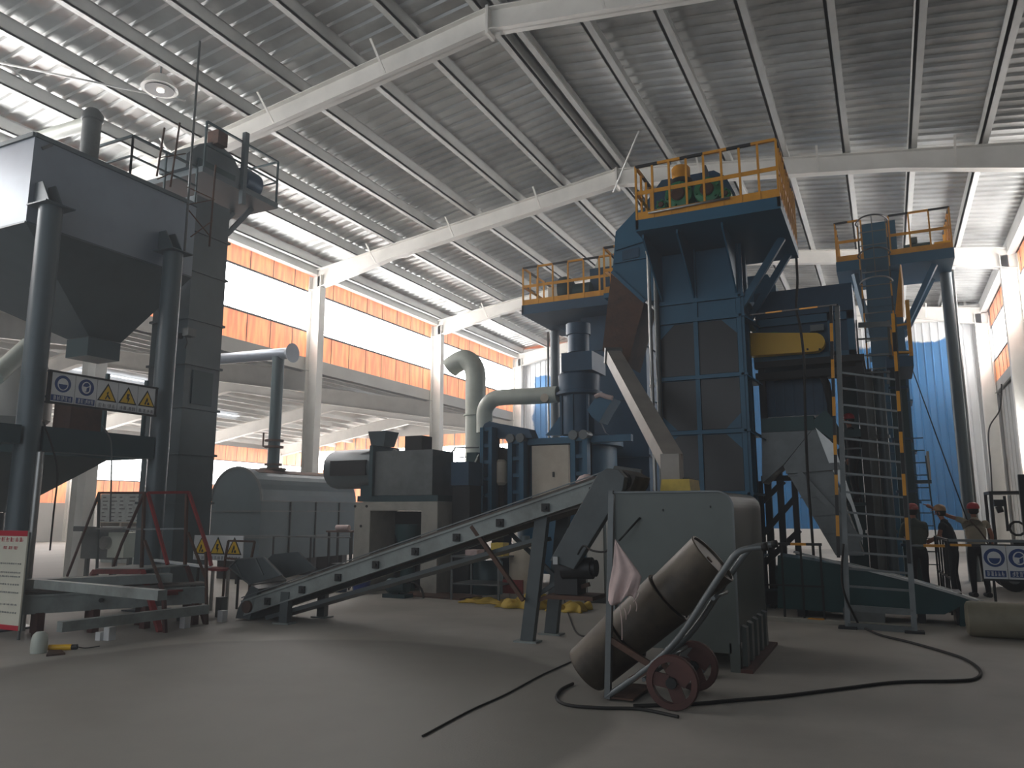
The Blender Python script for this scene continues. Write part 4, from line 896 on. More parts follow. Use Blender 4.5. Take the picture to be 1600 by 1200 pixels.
# ================================================================= MIDDLE: ARCHED TANK
KX, KY = -13.6, 14.0
xk0 = at(331, 780, Y=KY).x; xk1 = at(408, 780, Y=KY).x; ky1 = at(556, 790, X=xk1).y; rk = (xk1-xk0)/2; zsp = at(372, 731, Y=KY).z-rk
tk = thing('arched_tank', 'long dark grey arch-topped steel tank with a rusty crown behind the conveyor', 'tank', ((xk0+xk1)/2, KY, 0))
cx = (xk0+xk1)/2
m = MB(); m.prism([Vector((xk0, KY, .45)), Vector((xk1, KY, .45))]+arc((cx, KY, zsp), rk, 0, 180, 18), (0, ky1-KY, 0)); m.build('shell', 'slate', tk)
m = MB()
for yy in (KY-.02,): m.prism(arc((cx, yy, zsp), rk+.04, 0, 180, 18)+arc((cx, yy, zsp), rk-.01, 180, 0, 18), (0, .05, 0))
m.build('end_rim', 'steel', tk)
m = MB()
for z in (zsp, 1.62, 1.0): m.box(xk1-.01, xk1+.03, KY, ky1, z-.015, z+.015)
for z in (1.62, 1.0): m.box(xk0, xk1+.03, KY-.03, KY+.0, z-.015, z+.015)
m.build('seam', 'steel', tk)
m = MB(); y = KY+1.0
while y < ky1: m.box(xk1-.01, xk1+.03, y, y+.03, .45, zsp); y += .95
m.build('seam', 'black', tk)
m = MB(); m.prism(arc((cx, KY+.3, zsp), rk+.008, 60, 105, 6)+arc((cx, KY+.3, zsp), rk-.01, 105, 60, 6), (0, ky1-KY-.6, 0)); m.build('crown_plate', 'rust', tk)
for y in (KY+.2, KY+2, ky1-.4): m = MB(); m.box(xk0+.1, xk1-.1, y, y+.2, 0, .44); m.build('saddle', 'black', tk)
# exhaust stack with valve and flared side duct
EY = KY+1.2; es = thing('exhaust_stack', 'dark exhaust stack with a valve rising from the arched tank into a flared side duct', 'exhaust stack', (cx, EY, zsp+rk))
sx = at(428, 700, Y=EY).x; zt = at(434, 558, Y=EY).z; z0 = zsp+rk+.0
m = MB(); m.cyl((sx, EY, z0+.03), (sx, EY, zt), .155, n=18); m.build('stack', 'slatedark', es)
for z, r in ((z0+.0, .34), (z0+.12, .22), (at(430, 700, Y=EY).z, .24), (at(430, 690, Y=EY).z, .24)): m = MB(); m.cyl((sx, EY, z), (sx, EY, z+.05), r, n=18); m.build('flange', 'rust', es)
m = MB(); z = at(430, 697, Y=EY).z; m.bar((sx-.28, EY-.1, z), (sx-.28, EY-.1, z+.35), .03); m.bar((sx-.28, EY-.1, z), (sx, EY-.1, z), .03); m.build('valve_lever', 'rust', es)
p, q = at(332, 562, Y=EY), at(450, 552, Y=EY)
m = MB(); m.cyl(p, q, .15, n=18); m.lathe(q, [(.15, 0), (.18, .06), (.26, .16)], 18, (q-p)); m.build('side_duct', 'hopper', es)
# light rail in front of the tank
t = thing('guard_rail', 'thin dark guard rail in front of the arched tank', 'railing', at(440, 900, Y=13.2)); t.location.z = 0
m = MB(); a, b = at(320, 836, Y=13.3), at(548, 829, Y=13.3); b.z = a.z; m.bar(a, b, .03); m.build('top_rail', 'steel', t)
for k in range(5): c = a+(b-a)*k/4; m = MB(); m.bar((c.x, c.y, 0), c, .03, .03, (0, 1, 0)); m.build('post', 'black', t)
# three-triangle sign
SGY = 9.9
t = thing('warning_sign_board', 'small white board with three yellow warning triangles at the foot of the left elevator tower', 'sign board', at(340, 880, Y=SGY))
a, b = at(304, 836, Y=SGY), at(378, 877, Y=SGY)
m = MB(); m.box(a.x, b.x, SGY, SGY+.02, b.z, a.z); m.build('board', 'signw', t)
pl2 = lambda u, v, d: Vector((u, SGY-.001-d, v))
for i, k in enumerate(('gear', 'bolt', 'gear')):
    wd = (b.x-a.x)/3; sign_panel(t, k, (a.x+wd*(i+.5), (a.z+b.z)/2), wd, a.z-b.z, pl2, 31+i)
for x in (a.x+.1, b.x-.1): m = MB(); m.bar((x, SGY+.04, 0), (x, SGY+.04, b.z+.1), .03, .03, (0, 1, 0)); m.build('leg', 'black', t)
t = thing('display_frame', 'small tilted metal frame in front of the triangle sign', 'frame', at(375, 885, Y=9.75))
m = MB(); P4 = [at(352, 872, Y=9.75), at(357, 845, Y=9.75), at(398, 846, Y=9.75), at(392, 876, Y=9.75)]
for i in range(3): m.bar(P4[i], P4[i+1], .03)
m.bar(P4[3], P4[0], .03); m.build('rim', 'rust', t)
for k in (0, 3): m = MB(); m.bar((P4[k].x, 9.75, 0), P4[k], .03, .03, (0, 1, 0)); m.build('leg', 'rust', t)

# ================================================================= CONCRETE PEDESTAL WITH MILL MOTOR
QY = 13.3
cp = thing('concrete_pedestal', 'pale cast concrete portal pedestal carrying the big dark motor', 'pedestal', (at(618, 920, Y=QY).x, QY, 0))
f = lambda x, y: at(x, y, Y=QY)
xo0, xi0, xi1, xo1 = f(552, 850).x, f(577, 850).x, f(657, 850).x, f(683, 850).x; zt, zo = f(600, 784).z, f(600, 798).z
D = 1.0
m = MB(); m.prism([(xo0, QY, 0), (xo0, QY, zt), (xo1, QY, zt), (xo1, QY, 0), (xi1, QY, 0), (xi1, QY, zo), (xi0, QY, zo), (xi0, QY, 0)], (0, D, 0)); m.build('portal', 'concrete', cp, .015)
m = MB(); m.box(xi0+.01, xi1-.01, QY+D-.1, QY+D-.01, 0, zo-.01); m.build('shade_backing', 'shadow', cp)  # dark sheet added in place of the shaded interior of the opening
m = MB(); m.cyl(((xi0+xi1)/2, QY+.5, .0), ((xi0+xi1)/2, QY+.5, .9), .16, n=16); m.lathe(((xi0+xi1)/2, QY+.5, .9), [(.2, 0), (.28, .25), (.28, .45)], 16); m.build('inner_pump', 'teal', cp)
for (u, v) in ((555, 791), (573, 791), (564, 822)):
    c = f(u, v); m = MB(); m.cyl(c+V(0, -.01, 0), c+V(0, .01, 0), .03, n=10); m.build('tie_hole', 'shadow', cp)
mm = thing('mill_motor', 'huge dusty dark drum-shaped electric motor on the concrete pedestal', 'motor', (at(610, 770, Y=QY+.3).x, QY+.4, zt))
my = QY+.45
m = MB(); m.box(f(556, 780).x, f(682, 780).x, QY+.05, QY+.88, zt+.005, zt+.125); m.build('base_frame', 'slatedark', mm)
zc = at(560, 733, Y=my).z; r = .43; x0, x1 = at(521, 733, Y=my).x, at(598, 733, Y=my).x
m = MB(); m.lathe((x0, my, zc), [(.25, 0), (r*.93, .04), (r, .14), (r, x1-x0)], 28, (1, 0, 0)); m.build('barrel', 'slate', mm)
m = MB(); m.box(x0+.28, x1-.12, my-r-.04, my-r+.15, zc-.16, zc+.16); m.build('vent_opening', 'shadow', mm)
x2, x3 = at(602, 735, Y=my).x, at(692, 735, Y=my).x
m = MB(); m.box(x1, x2+.02, my-r-.06, my+r+.06, zt+.12, zc+r+.03); m.build('end_frame', 'slatedark', mm)
m = MB(); m.box(x2+.03, x3, my-r+.02, my+r, zt+.13, zc+.33); m.build('cooler_box', 'steel', mm)
a = at(600, 720, Y=my); m = MB(); zt2 = zc+r+.035; m.hexa([(a.x-.2, my-.2, zt2), (a.x+.12, my-.2, zt2), (a.x+.12, my+.2, zt2), (a.x-.2, my+.2, zt2)], [(a.x-.26, my-.25, zt2+.32), (a.x+.2, my-.25, zt2+.32), (a.x+.2, my+.25, zt2+.32), (a.x-.26, my+.25, zt2+.32)]); m.build('air_intake', 'slate', mm)
a = at(654, 720, Y=my); m = MB(); m.box(a.x-.22, a.x+.2, my-.2, my+.2, zc+.335, zc+.65); m.build('air_intake', 'shadow', mm)
m = MB(); m.bar(at(615, 703, Y=my-.3), at(640, 719, Y=my-.3), .06, .05); m.bar(at(548, 716, Y=my-.3), at(578, 706, Y=my-.3), .03); m.bar(at(578, 706, Y=my-.3), at(580, 716, Y=my-.3), .03); m.build('lifting_rod', 'steel', mm)
m = MB(); m.box(f(556, 780).x, x1, my-.3, my+.3, zt+.126, zc-r+.06); m.build('foot', 'slatedark', mm)
t = thing('drive_coupling', 'blue-grey coupling box between the big motor and the blue mill', 'coupling', at(715, 780, Y=QY+.5))
a, b = at(705, 722, Y=QY+.4), at(732, 758, Y=QY+.4)
m = MB(); m.box(a.x, b.x, QY+.4, QY+1.0, b.z, a.z); m.build('casing', 'bluedk', t)
m = MB(); m.box(a.x-.0, b.x, QY+.45, QY+.95, 0, b.z); m.build('pedestal', 'shadow', t)

# ================================================================= BLUE VERTICAL MILL
MY = 15.2
g = lambda x, y, dy=0: at(x, y, Y=MY+dy)
vm_ = thing('vertical_mill', 'big dark blue vertical mill with ribbed frames and cream door panels', 'mill', (g(870, 900).x, MY, 0))
# body, rim, doors
m = MB(); c = g(880, 760, 1.1); m.lathe((c.x, MY+1.35, 0), [(1.15, .3), (1.15, g(870, 692, 0).z-.02), (1.3, g(870, 692, 0).z), (1.3, g(870, 683, 0).z)], 32); m.build('body', 'blue', vm_)
m = MB(); m.box(g(818, 688).x, g(985, 700).x, MY+.05, MY+.2, g(870, 693).z, g(870, 683).z); m.build('top_beam', 'blue', vm_)
m = MB(); a, b = g(831, 697), g(889, 800); m.box(a.x, b.x, MY+.0, MY+.1, b.z, a.z); m.build('cream_door', 'cream', vm_)
m = MB(); a = g(865, 741); m.box(a.x-.02, a.x+.02, MY-.02, MY+.0, a.z-.06, a.z+.05); m.build('door_latch', 'black', vm_)
def ribbed_frame(x0, x1, y0, y1, dy, nm='ribbed_frame', par=vm_, knob=True):
    a, b = g(x0, y0, dy), g(x1, y1, dy); m = MB(); w_ = (b.x-a.x); Y0 = MY+dy
    m.box(a.x, a.x+w_*.28, Y0, Y0+.3, b.z, a.z); m.box(b.x-w_*.28, b.x, Y0, Y0+.3, b.z, a.z); m.box(a.x, b.x, Y0+.2, Y0+.3, b.z, a.z)
    z = a.z
    while z > b.z: m.box(a.x+w_*.28, b.x-w_*.28, Y0+.04, Y0+.2, z-.08, z); z -= .36
    m.build(nm, 'blue', par)
    if knob:
        m = MB()
        for x in (a.x+.07, b.x-.07): m.cyl((x, Y0-.04, a.z+.04), (x, Y0+.3, a.z+.04), .1, n=14)
        m.build('hinge_knuckle', 'steel', par)
ribbed_frame(793, 818, 688, 800, -.15); ribbed_frame(891, 918, 683, 760, -.2)
# upper gear column
m = MB(); a, b = g(877, 552, .2), g(925, 577, .2); m.box(a.x, b.x+.0, MY+.2, MY+1.1, b.z, a.z); m.build('gear_case', 'bluedk', vm_)
cxm = g(905, 600, .65).x; zz = lambda y: g(905, y, .65).z
m = MB(); m.cyl((cxm, MY+.65, zz(552)+.01), (cxm, MY+.65, zz(524)), .24, n=20); m.cyl((cxm, MY+.65, zz(524)), (cxm, MY+.65, zz(507)), .28, n=20); m.build('motor', 'bluedk', vm_)
m = MB(); m.lathe((cxm, MY+.65, zz(680)), [(.42, 0), (.42, zz(620)-zz(680)), (.52, zz(618)-zz(680)), (.52, zz(614)-zz(680)), (.45, zz(612)-zz(680)), (.47, zz(588)-zz(680)), (.4, zz(582)-zz(680)), (.4, zz(576)-zz(680))], 24); m.build('neck', 'bluedk', vm_)
m = MB()
for k in range(8): an = k*math.pi/4; m.bar((cxm+.44*math.cos(an), MY+.65+.44*math.sin(an), zz(680)), (cxm+.44*math.cos(an), MY+.65+.44*math.sin(an), zz(620)), .05)
m.build('neck_rib', 'bluedk', vm_)
m = MB(); m.prism([g(856, 676, .5), g(887, 634, .5), g(887, 680, .5), g(852, 680, .5)], (0, .12, 0)); m.build('gusset', 'blue', vm_)
m = MB(); m.prism([g(945, 676, .5), g(925, 634, .5), g(925, 680, .5), g(952, 680, .5)], (0, .12, 0)); m.build('gusset', 'bluedk', vm_)
# feed chute
m = MB(); m.prism([g(917, 640, .1), g(933, 618, .1), g(958, 622, .1), g(944, 645, .1), g(936, 660, .1), g(925, 652, .1)], (0, .55, 0)); m.build('feed_chute', 'blue', vm_)
m = MB(); m.tube(spline([g(930, 620, .08), g(938, 617, .08), g(948, 620, .08), g(957, 622, .08)]), .05, 8); m.build('sealing_cloth', 'cloth', vm_)
# left casing of the fan
m = MB(); pf = [(752, 800), (752, 672), (757, 662), (765, 658), (776, 661), (826, 670), (832, 684), (770, 684), (770, 800)]
m.prism([g(x, y, -.1) for x, y in pf], (0, .35, 0)); m.build('fan_casing', 'bluedk', vm_)
ribbed_frame(750, 768, 668, 800, -.35, knob=False)
m = MB(); c = g(778, 722, .2); m.lathe((c.x, MY+.2, c.z), [(.24, 0), (.34, .02), (.34, .4), (.24, .42)], 22, (0, 1, 0)); m.build('fan_ring', 'black', vm_)
m = MB(); a = g(780, 738, .0); m.lathe((a.x, MY+.05, a.z-.28), [(.1, 0), (.16, .06), (.16, .5), (.1, .56)], 16); m.build('fan_cover', 'cream', vm_)
m = MB(); m.box(c.x-.15, c.x+.15, MY+.2, MY+.6, 0, c.z-.34); m.build('fan_stand', 'shadow', vm_)
# teal box at the left with hanging hose loops
t = thing('hydraulic_cabinet', 'small teal-blue cabinet with hanging white hoses left of the mill', 'cabinet', g(740, 800, -.3))
a, b = g(732, 707, -.3), g(750, 800, -.3); m = MB(); m.box(a.x-.05, b.x-.1, MY-.3, MY+.2, 0, a.z); m.build('body', 'teal', t)
m = MB(); m.tube(spline([g(748, 710, -.4), g(742, 722, -.4), g(737, 735, -.4), g(740, 728, -.4), g(746, 716, -.4)]), .012, 6); m.build('hose', 'duct', t)
m = MB(); a = g(737, 735, -.4); m.lathe(a, [(.02, 0), (.05, .02), (.05, .05), (.02, .07)], 10); m.build('plug', 'galv', t)
t = thing('handrail_frame', 'small bent tube handrail left of the teal cabinet', 'handrail', g(715, 800, .3))
m = MB(); m.tube([g(706, 724, .3), g(706, 707, .3), g(711, 700, .3), g(748, 699, .3)], .02, 6); m.tube([g(714, 722, .3), g(714, 715, .3), g(728, 714, .3)], .015, 6); m.bar(g(706, 724, .3), (g(706, 724, .3).x, MY+.3, 0), .04, .04, (0, 1, 0)); m.build('tube', 'steel', t)
# pale ducts
t = thing('vertical_duct', 'pale green-white vertical duct bending left before the bright window', 'duct', g(743, 770, 1.8))
pts = [g(743, 790, 1.8), g(743, 700, 1.8), g(743, 610, 1.8)]+[g(743, 585, 1.8), g(738, 570, 1.8), g(726, 562, 1.8)]+[g(712, 568, 1.8), g(703, 575, 1.8)]
pts = [(pts[0].x, pts[0].y, 0)]+pts[1:]
m = MB(); m.tube(spline(pts, 5), [.27]*31+[.27, .26, .22, .15, .08][:5] if 0 else .26, 18); m.build('pipe', 'duct', t)
for y in (770, 650): c = g(743, y, 1.8); m = MB(); m.cyl((c.x, c.y, c.z), (c.x, c.y, c.z+.04), .31, n=20); m.build('flange', 'duct', t)
t = thing('elbow_duct', 'pale duct turning from upright to level and running into the mill neck', 'duct', g(757, 700, .6))
pts = [g(757, 676, .55), g(757, 660, .55), g(758, 640, .55), g(768, 626, .55), g(785, 621, .55), g(830, 619, .55), g(872, 616, .55)]
m = MB(); m.tube(spline(pts, 5), .185, 18); m.build('pipe', 'duct', t)
m = MB(); p = g(858, 622, .55); m.cyl(p+V(-.03, -.1, -.02), p+V(-.03, -.2, -.02), .1, n=14); m.build('blind_cap', 'cream', t)

# ================================================================= INCLINED BELT CONVEYOR
CY0, CY1 = 8.95, 9.75
k = lambda x, y, Y=CY0: at(x, y, Y=Y)
cv = thing('belt_conveyor', 'long inclined belt conveyor rising from the floor at left to the grey cabinet', 'belt conveyor', (-6, 9.3, 0))
A0, A1 = k(378, 940), k(958, 741); B1 = Vector((A1.x, CY0, A1.z-.26)); B0 = Vector((A0.x, CY0, A0.z-.02))
dirx = (A1-A0).normalized(); nrm = Vector((-dirx.z, 0, dirx.x)); bh = .2
for y in (CY0, CY1-.06):
    m = MB(); o = Vector((0, y-CY0, 0)); m.prism([A0+o, A1+o, A1+o-nrm*bh, A0+o-nrm*bh], (0, .06, 0)); m.bar(A0+o+V(0, .03, 0)-nrm*.0, A1+o+V(0, .03, 0), .1, .03, nrm); m.bar(A0+o+V(0, .03, 0)-nrm*bh, A1+o+V(0, .03, 0)-nrm*bh, .1, .02, nrm); m.build('side_channel', 'conv', cv)
m = MB(); yb0, yb1 = CY0+.08, CY1-.08
A2 = A1+dirx*.12
m.prism([(A0.x, yb0, A0.z+.05)]+[(p.x, yb0, p.z) for p in (A1+nrm*.06, A2+nrm*.02, A1+dirx*.24-nrm*.1, A1+dirx*.12-nrm*.24, A1-nrm*.26)]+[(A0.x, yb0, A0.z-.1)], (0, yb1-yb0, 0)); m.build('belt', 'belt', cv)
m = MB(); m.prism([A0+nrm*.05, A1+nrm*.06, A1+nrm*.075, A0+nrm*.065], (0, .015, 0)); m.build('skirt_strip', 'steel', cv)
m = MB(); m.prism([Vector((p.x, CY0+.1, p.z)) for p in (A0-nrm*.3+dirx*.3, A1-nrm*.42-dirx*1.3, A1-nrm*.47-dirx*1.3, A0-nrm*.36+dirx*.3)], (0, .6, 0)); m.build('return_belt', 'convdk', cv)
m = MB(); pc = A1+dirx*.06-nrm*.1; m.cyl((pc.x, CY0-.02, pc.z), (pc.x, CY1+.02, pc.z), .12, n=20); m.build('head_pulley', 'rubber', cv)
m = MB(); pc = A0+dirx*.1-nrm*.1; m.cyl((pc.x, CY0-.04, pc.z), (pc.x, CY1+.04, pc.z), .09, n=18); m.build('tail_pulley', 'rust', cv)
L = (A1-A0).length
for i in range(9):
    c = A0+dirx*(L*(i+.75)/9.2)-nrm*.12; m = MB(); m.box(c.x-.05, c.x+.05, CY0-.03, CY0, c.z-.05, c.z+.05); m.cyl((c.x, CY0-.05, c.z), (c.x, CY0-.02, c.z), .028, n=8); m.build('roller_bearing', 'shadow', cv)
def cleg(px, pyt, Y, pyb, w_, pxb):
    t_ = at(px, pyt, Y=Y); b = at(pxb, pyb, Y=Y); m = MB(); m.bar((b.x, Y, 0), t_, w_, .09, (0, 1, 0)) if 0 else m.hexa([(b.x-w_/2, Y, 0), (b.x+w_/2, Y, 0), (b.x+w_/2, Y+.1, 0), (b.x-w_/2, Y+.1, 0)], [(t_.x-w_/2, Y, t_.z), (t_.x+w_/2, Y, t_.z), (t_.x+w_/2, Y+.1, t_.z), (t_.x-w_/2, Y+.1, t_.z)])
    lg = m.build('leg', 'convdk', cv); m = MB(); m.box(b.x-w_/2-.07, b.x+w_/2+.07, Y-.05, Y+.15, 0, .02); m.build('foot_plate', 'conv', lg); return t_, b
cleg(445, 925, CY0-.02, 977, .15, 441); cleg(503, 905, CY1-.05, 966, .14, 500)
cleg(847, 792, CY0+.07, 1003, .17, 822); cleg(879, 800, CY1-.05, 990, .17, 859)
for a, b, Y in (((737, 822), (818, 938), CY0+.02), ((790, 826), (872, 905), CY1-.1), ((840, 930), (900, 890), CY0+.2)):
    m = MB(); m.bar(at(*a, Y=Y), at(*b, Y=Y), .05, .05); m.build('stay', 'rust' if Y == CY0+.02 else 'convdk', cv)
# feed boot on the lower end
m = MB(); h = [k(359, 886, 9.0), k(371, 874, 9.0), k(412, 870, 9.0), k(440, 899, 9.0), k(392, 913, 9.0)]
m.prism(h, (0, .04, 0)); m.prism([p+V(0, .75, .04) for p in h], (0, .04, 0)); m.prism([h[0], h[4], h[4]+V(0, .78, .0), h[0]+V(0, .78, .04)], (-.02, 0, -.02)); m.build('feed_boot', 'convdk', cv)
m = MB()
for a, b in ((h[0], h[1]), (h[1], h[2]), (h[2], h[3]), (h[0], h[4]), (k(400, 872, 9.0), k(412, 898, 9.0)), (k(369, 880, 9.0), k(380, 905, 9.0))): m.bar(a+V(0, -.01, 0), b+V(0, -.01, 0), .02)
m.build('boot_edge', 'steel', cv)
m = MB(); m.prism([k(372, 950), k(392, 915), k(404, 920), k(390, 968), k(368, 966)], (0, .8, 0)); m.build('tail_frame', 'convdk', cv)
# slanting drive cover and motor
dc = k(975, 742, 8.8); 
m = MB(); P_ = [k(934, 740, 8.78), k(948, 732, 8.78), k(965, 733, 8.78), k(976, 745, 8.78), k(973, 765, 8.78), k(896, 890, 8.78), k(859, 876, 8.78)]
m.prism(P_, (0, .14, 0)); m.build('drive_cover', 'convdk', cv, .008)
m = MB(); c = k(899, 888, 9.15); m.cyl((c.x-.1, 9.0, c.z), (c.x+.28, 9.0, c.z+.02), .13, n=16); m.cyl((c.x+.28, 9.0, c.z+.02), (c.x+.33, 9.0, c.z+.02), .1, n=16); m.box(c.x-.2, c.x+.1, 8.95, 9.25, c.z-.3, c.z+.05); m.build('drive_motor', 'black', cv)
m = MB(); m.box(c.x-.3, c.x+.3, 8.93, 9.4, c.z-.36, c.z-.31); m.bar((c.x-.55, 9.1, c.z-.42), (c.x+.2, 9.1, c.z-.18), .05); m.build('motor_bracket', 'rust', cv)
m = MB(); c = k(869, 875, 8.77); m.box(c.x-.03, c.x+.03, 8.74, 8.78, c.z-.05, c.z+.04); m.build('clip', 'galv', cv)
# material lump and rollers at the head
m = MB(); c = k(925, 722, 9.5)
m.lathe((c.x, 9.3, (A1+nrm*.06).z-.03+(c.x-A1.x)*dirx.z/dirx.x), [(.13, 0), (.15, .04), (.1, .11), (.03, .14)], 12); tag(m.build('cloth_bundle', 'cloth'), 'small pale cloth bundle lying on the top end of the conveyor', 'cloth')
t = thing('feed_pipe_bundle', 'bundle of grey tubes sticking out over the conveyor head', 'pipe bundle', k(990, 745, 9.85))
m = MB()
for dy, dz in ((0, 0), (.12, .03), (.06, -.09)): a, b = k(960, 736, 9.9+dy), k(1002, 742, 9.9+dy); m.cyl(a+V(0, 0, dz), b+V(0, 0, dz), .045, n=10)
m.build('tube', 'steel', t)
cd_ = MB(); cd_.tube(spline([k(903, 866, 8.7), k(912, 853, 8.6), k(925, 860, 8.5), k(945, 862, 8.4), k(958, 850, 8.2)]), .012, 6); tag(cd_.build('power_cable', 'rubber'), 'black cable looping from the conveyor drive up to the grey cabinet', 'cable')

# ================================================================= GREY-GREEN CABINET
QY0, QY1 = 8.3, 10.2
cbx0, cbx1 = at(964, 1020, Y=QY0).x, at(1157, 1040, Y=QY0).x; czt = at(1000, 769, Y=QY0).z; czb = .28
cb = thing('dust_cabinet', 'big grey-green steel cabinet with a rounded top edge behind the hand truck', 'cabinet', ((cbx0+cbx1)/2, QY0, 0))
r = .17
m = MB(); m.prism([(cbx0, QY0, czb), (cbx0, QY0, czt)]+arc((cbx1-r, QY0, czt-r), r, 90, 0, 8)+[(cbx1, QY0, czb)], (0, QY1-QY0, 0)); m.build('shell', 'cab', cb)
m = MB(); pts = [(cbx0, QY0-.01, czt)]+arc((cbx1-r, QY0-.01, czt-r), r, 90, 0, 8)+[(cbx1, QY0-.01, czb)]
for a, b in zip(pts, pts[1:]): m.bar(a, b, .02, .02, (0, 1, 0))
m.build('edge_trim', 'steel', cb)
m = MB(); m.bar((cbx0-.02, QY0-.02, .5), (cbx0-.02, QY0-.02, czt+.02), .05, .05, (0, 1, 0)); m.build('corner_post', 'steel', cb)
m = MB(); m.box(cbx0, cbx1-.08, QY0, QY0+.08, czb-.1, czb); m.build('base_rail', 'cab', cb)
m = MB(); m.box(cbx1-.1, cbx1, QY0, QY0+.08, 0, czb); m.build('leg', 'cab', cb)
for yy in (QY1-.1,): m = MB(); m.box(cbx1-.1, cbx1, yy, yy+.08, 0, czb); m.build('leg', 'cab', cb)
for yy in (QY0, QY1-.1): m = MB(); m.box(cbx0, cbx0+.1, yy, yy+.08, 0, czb); m.build('leg', 'cab', cb)
for i in range(5):
    y = QY0+.1+i*.34; m = MB(); m.prism([(cbx1, y+.05, .04), (cbx1+.05, y+.05, .04), (cbx1+.05, y+.05, .42), (cbx1, y+.05, .44)], (0, .14, 0)); m.build('side_fin', 'cab', cb)
m = MB(); m.box(cbx1+.0, cbx1+.12, QY0+.0, QY1, 0, .035); m.build('floor_strip', 'redbrown', cb)
p = at(1086, 865 if 0 else 795, Y=QY0-.01); m = MB()
for u, v in ((1036, 797), (1110, 792)): c = at(u, v, Y=QY0); m.box(c.x-.006, c.x+.006, QY0-.012, QY0, c.z-.012, c.z+.012)
m.build('rivet', 'black', cb)
t = thing('yellow_box', 'scuffed yellow plastic box on top of the grey cabinet below the down-pipe', 'box', at(1055, 768, Y=9.4))
a, b = at(1031, 768, Y=9.3), at(1079, 752, Y=9.3); zb_ = czt+.005
m = MB(); m.hexa([(a.x, 9.3, zb_), (b.x, 9.3, zb_), (b.x, 9.85, zb_), (a.x, 9.85, zb_)], [(a.x+.02, 9.32, b.z+.03), (b.x-.02, 9.32, b.z+.03), (b.x-.02, 9.83, b.z+.03), (a.x+.02, 9.83, b.z+.03)]); m.build('tub', 'plas', t)
m = MB(); m.box(a.x+.25, b.x-.04, 9.45, 9.75, b.z+.031, b.z+.05); m.build('lid', 'shadow', t)
# rod leaning on the cabinet
m = MB(); m.cyl(at(967, 845, Y=8.1), at(1000, 809, Y=QY0-.015), .012, n=8); 
tag(m.build('steel_rod', 'shadow'), 'thin dark rod leaning on the front of the grey cabinet', 'rod')

# ================================================================= HAND TRUCK WITH DRUMS
HY_ = 6.62
h = lambda x, y, Y=HY_: at(x, y, Y=Y)
ht = thing('hand_truck', 'worn hand truck with red spoked wheels and long tubular handles', 'hand truck', h(1000, 1095)); ht.location.z = 0
lo, up_ = h(947, 1094), h(1135, 865); hi = h(1188, 849)
for dy in (0, .6):
    o = V(0, dy, 0); off = V(0, 0, .0)
    pts = [Vector((lo.x, HY_, .03)), h(1010, 1045), h(1060, 997), h(1108, 925), h(1135, 885), h(1150, 866), h(1165, 858), h(1190, 855)]
    m = MB(); m.tube([p+o for p in spline(pts, 4)], .028, 10); m.build('side_tube', 'steel', ht)
    m = MB(); m.tube([pts[-1]+o, pts[-1]+o+V(.0, 0, -.0)+(pts[-1]-pts[-2]).normalized()*.05], .033, 8); m.build('handle_grip', 'rubber', ht)
m = MB(); m.bar((h(948, 1000).x, HY_, 0.02), h(956, 772, HY_), .05, .05, (0, 1, 0)); m.build('upright_post', 'steel', ht)
for a, b in (((955, 1000), (1018, 1040)), ((985, 1062), (1025, 1040))): m = MB(); m.bar(h(*a), h(*b), .04, .05); m.build('strut', 'rust', ht)
for z, xx in ((.05, lo.x), ): m = MB(); m.box(xx-.02, xx+.24, HY_, HY_+.6, .02, .035); m.build('toe_plate', 'rust', ht)
for (u, v) in ((1000, 1052), (1108, 925), (1040, 1018)):
    c = h(u, v)+V(.03, 0, -.05); m = MB(); m.cyl(c, c+V(0, .6, 0), .018, n=8); m.build('cross_tube', 'steel', ht)
wc_ = h(1050, 1062, HY_-.1); R = wc_.z; R = max(.17, min(.22, R))
for y in (HY_-.12, HY_+.66):
    m = MB(); m.lathe((wc_.x, y, R), [(R*.78, 0), (R*.95, .0), (R, .015), (R, .045), (R*.95, .06), (R*.78, .06)], 30, (0, 1, 0))
    # hollow rim: keep an annulus
    m = MB(); n = 30; o = 0
    for rr, yy in ((R*.74, 0), (R*.96, 0), (R, .02), (R, .045), (R*.96, .06), (R*.74, .06)):
        for i in range(n): tt = 2*math.pi*i/n; m.v.append(Vector((wc_.x+rr*math.cos(tt), y+yy, R+rr*math.sin(tt))))
    for q in range(6):
        for i in range(n): m.face([q*n+i, q*n+(i+1) % n, ((q+1) % 6)*n+(i+1) % n, ((q+1) % 6)*n+i], True)
    wh = m.build('wheel', 'redbrown', ht)
    m = MB()
    for q in range(3):
        an = q*math.pi*2/3+.9; ca, sa = math.cos(an), math.sin(an); m.bar((wc_.x+.03*ca, y+.03, R+.03*sa), (wc_.x+R*.8*ca, y+.03, R+R*.8*sa), .11 if q else .2, .02, (0, 1, 0))
    m.build('spoke', 'redbrown', wh)
    m = MB(); m.cyl((wc_.x, y-.02, R), (wc_.x, y+.09, R), .045, n=14); m.build('hub', 'shadow', wh)
m = MB(); m.cyl((wc_.x, HY_-.05, R), (wc_.x, HY_+.66, R), .015, n=8); m.bar((wc_.x, HY_-.02, R), h(1030, 1025), .04); m.build('axle', 'rust', ht)
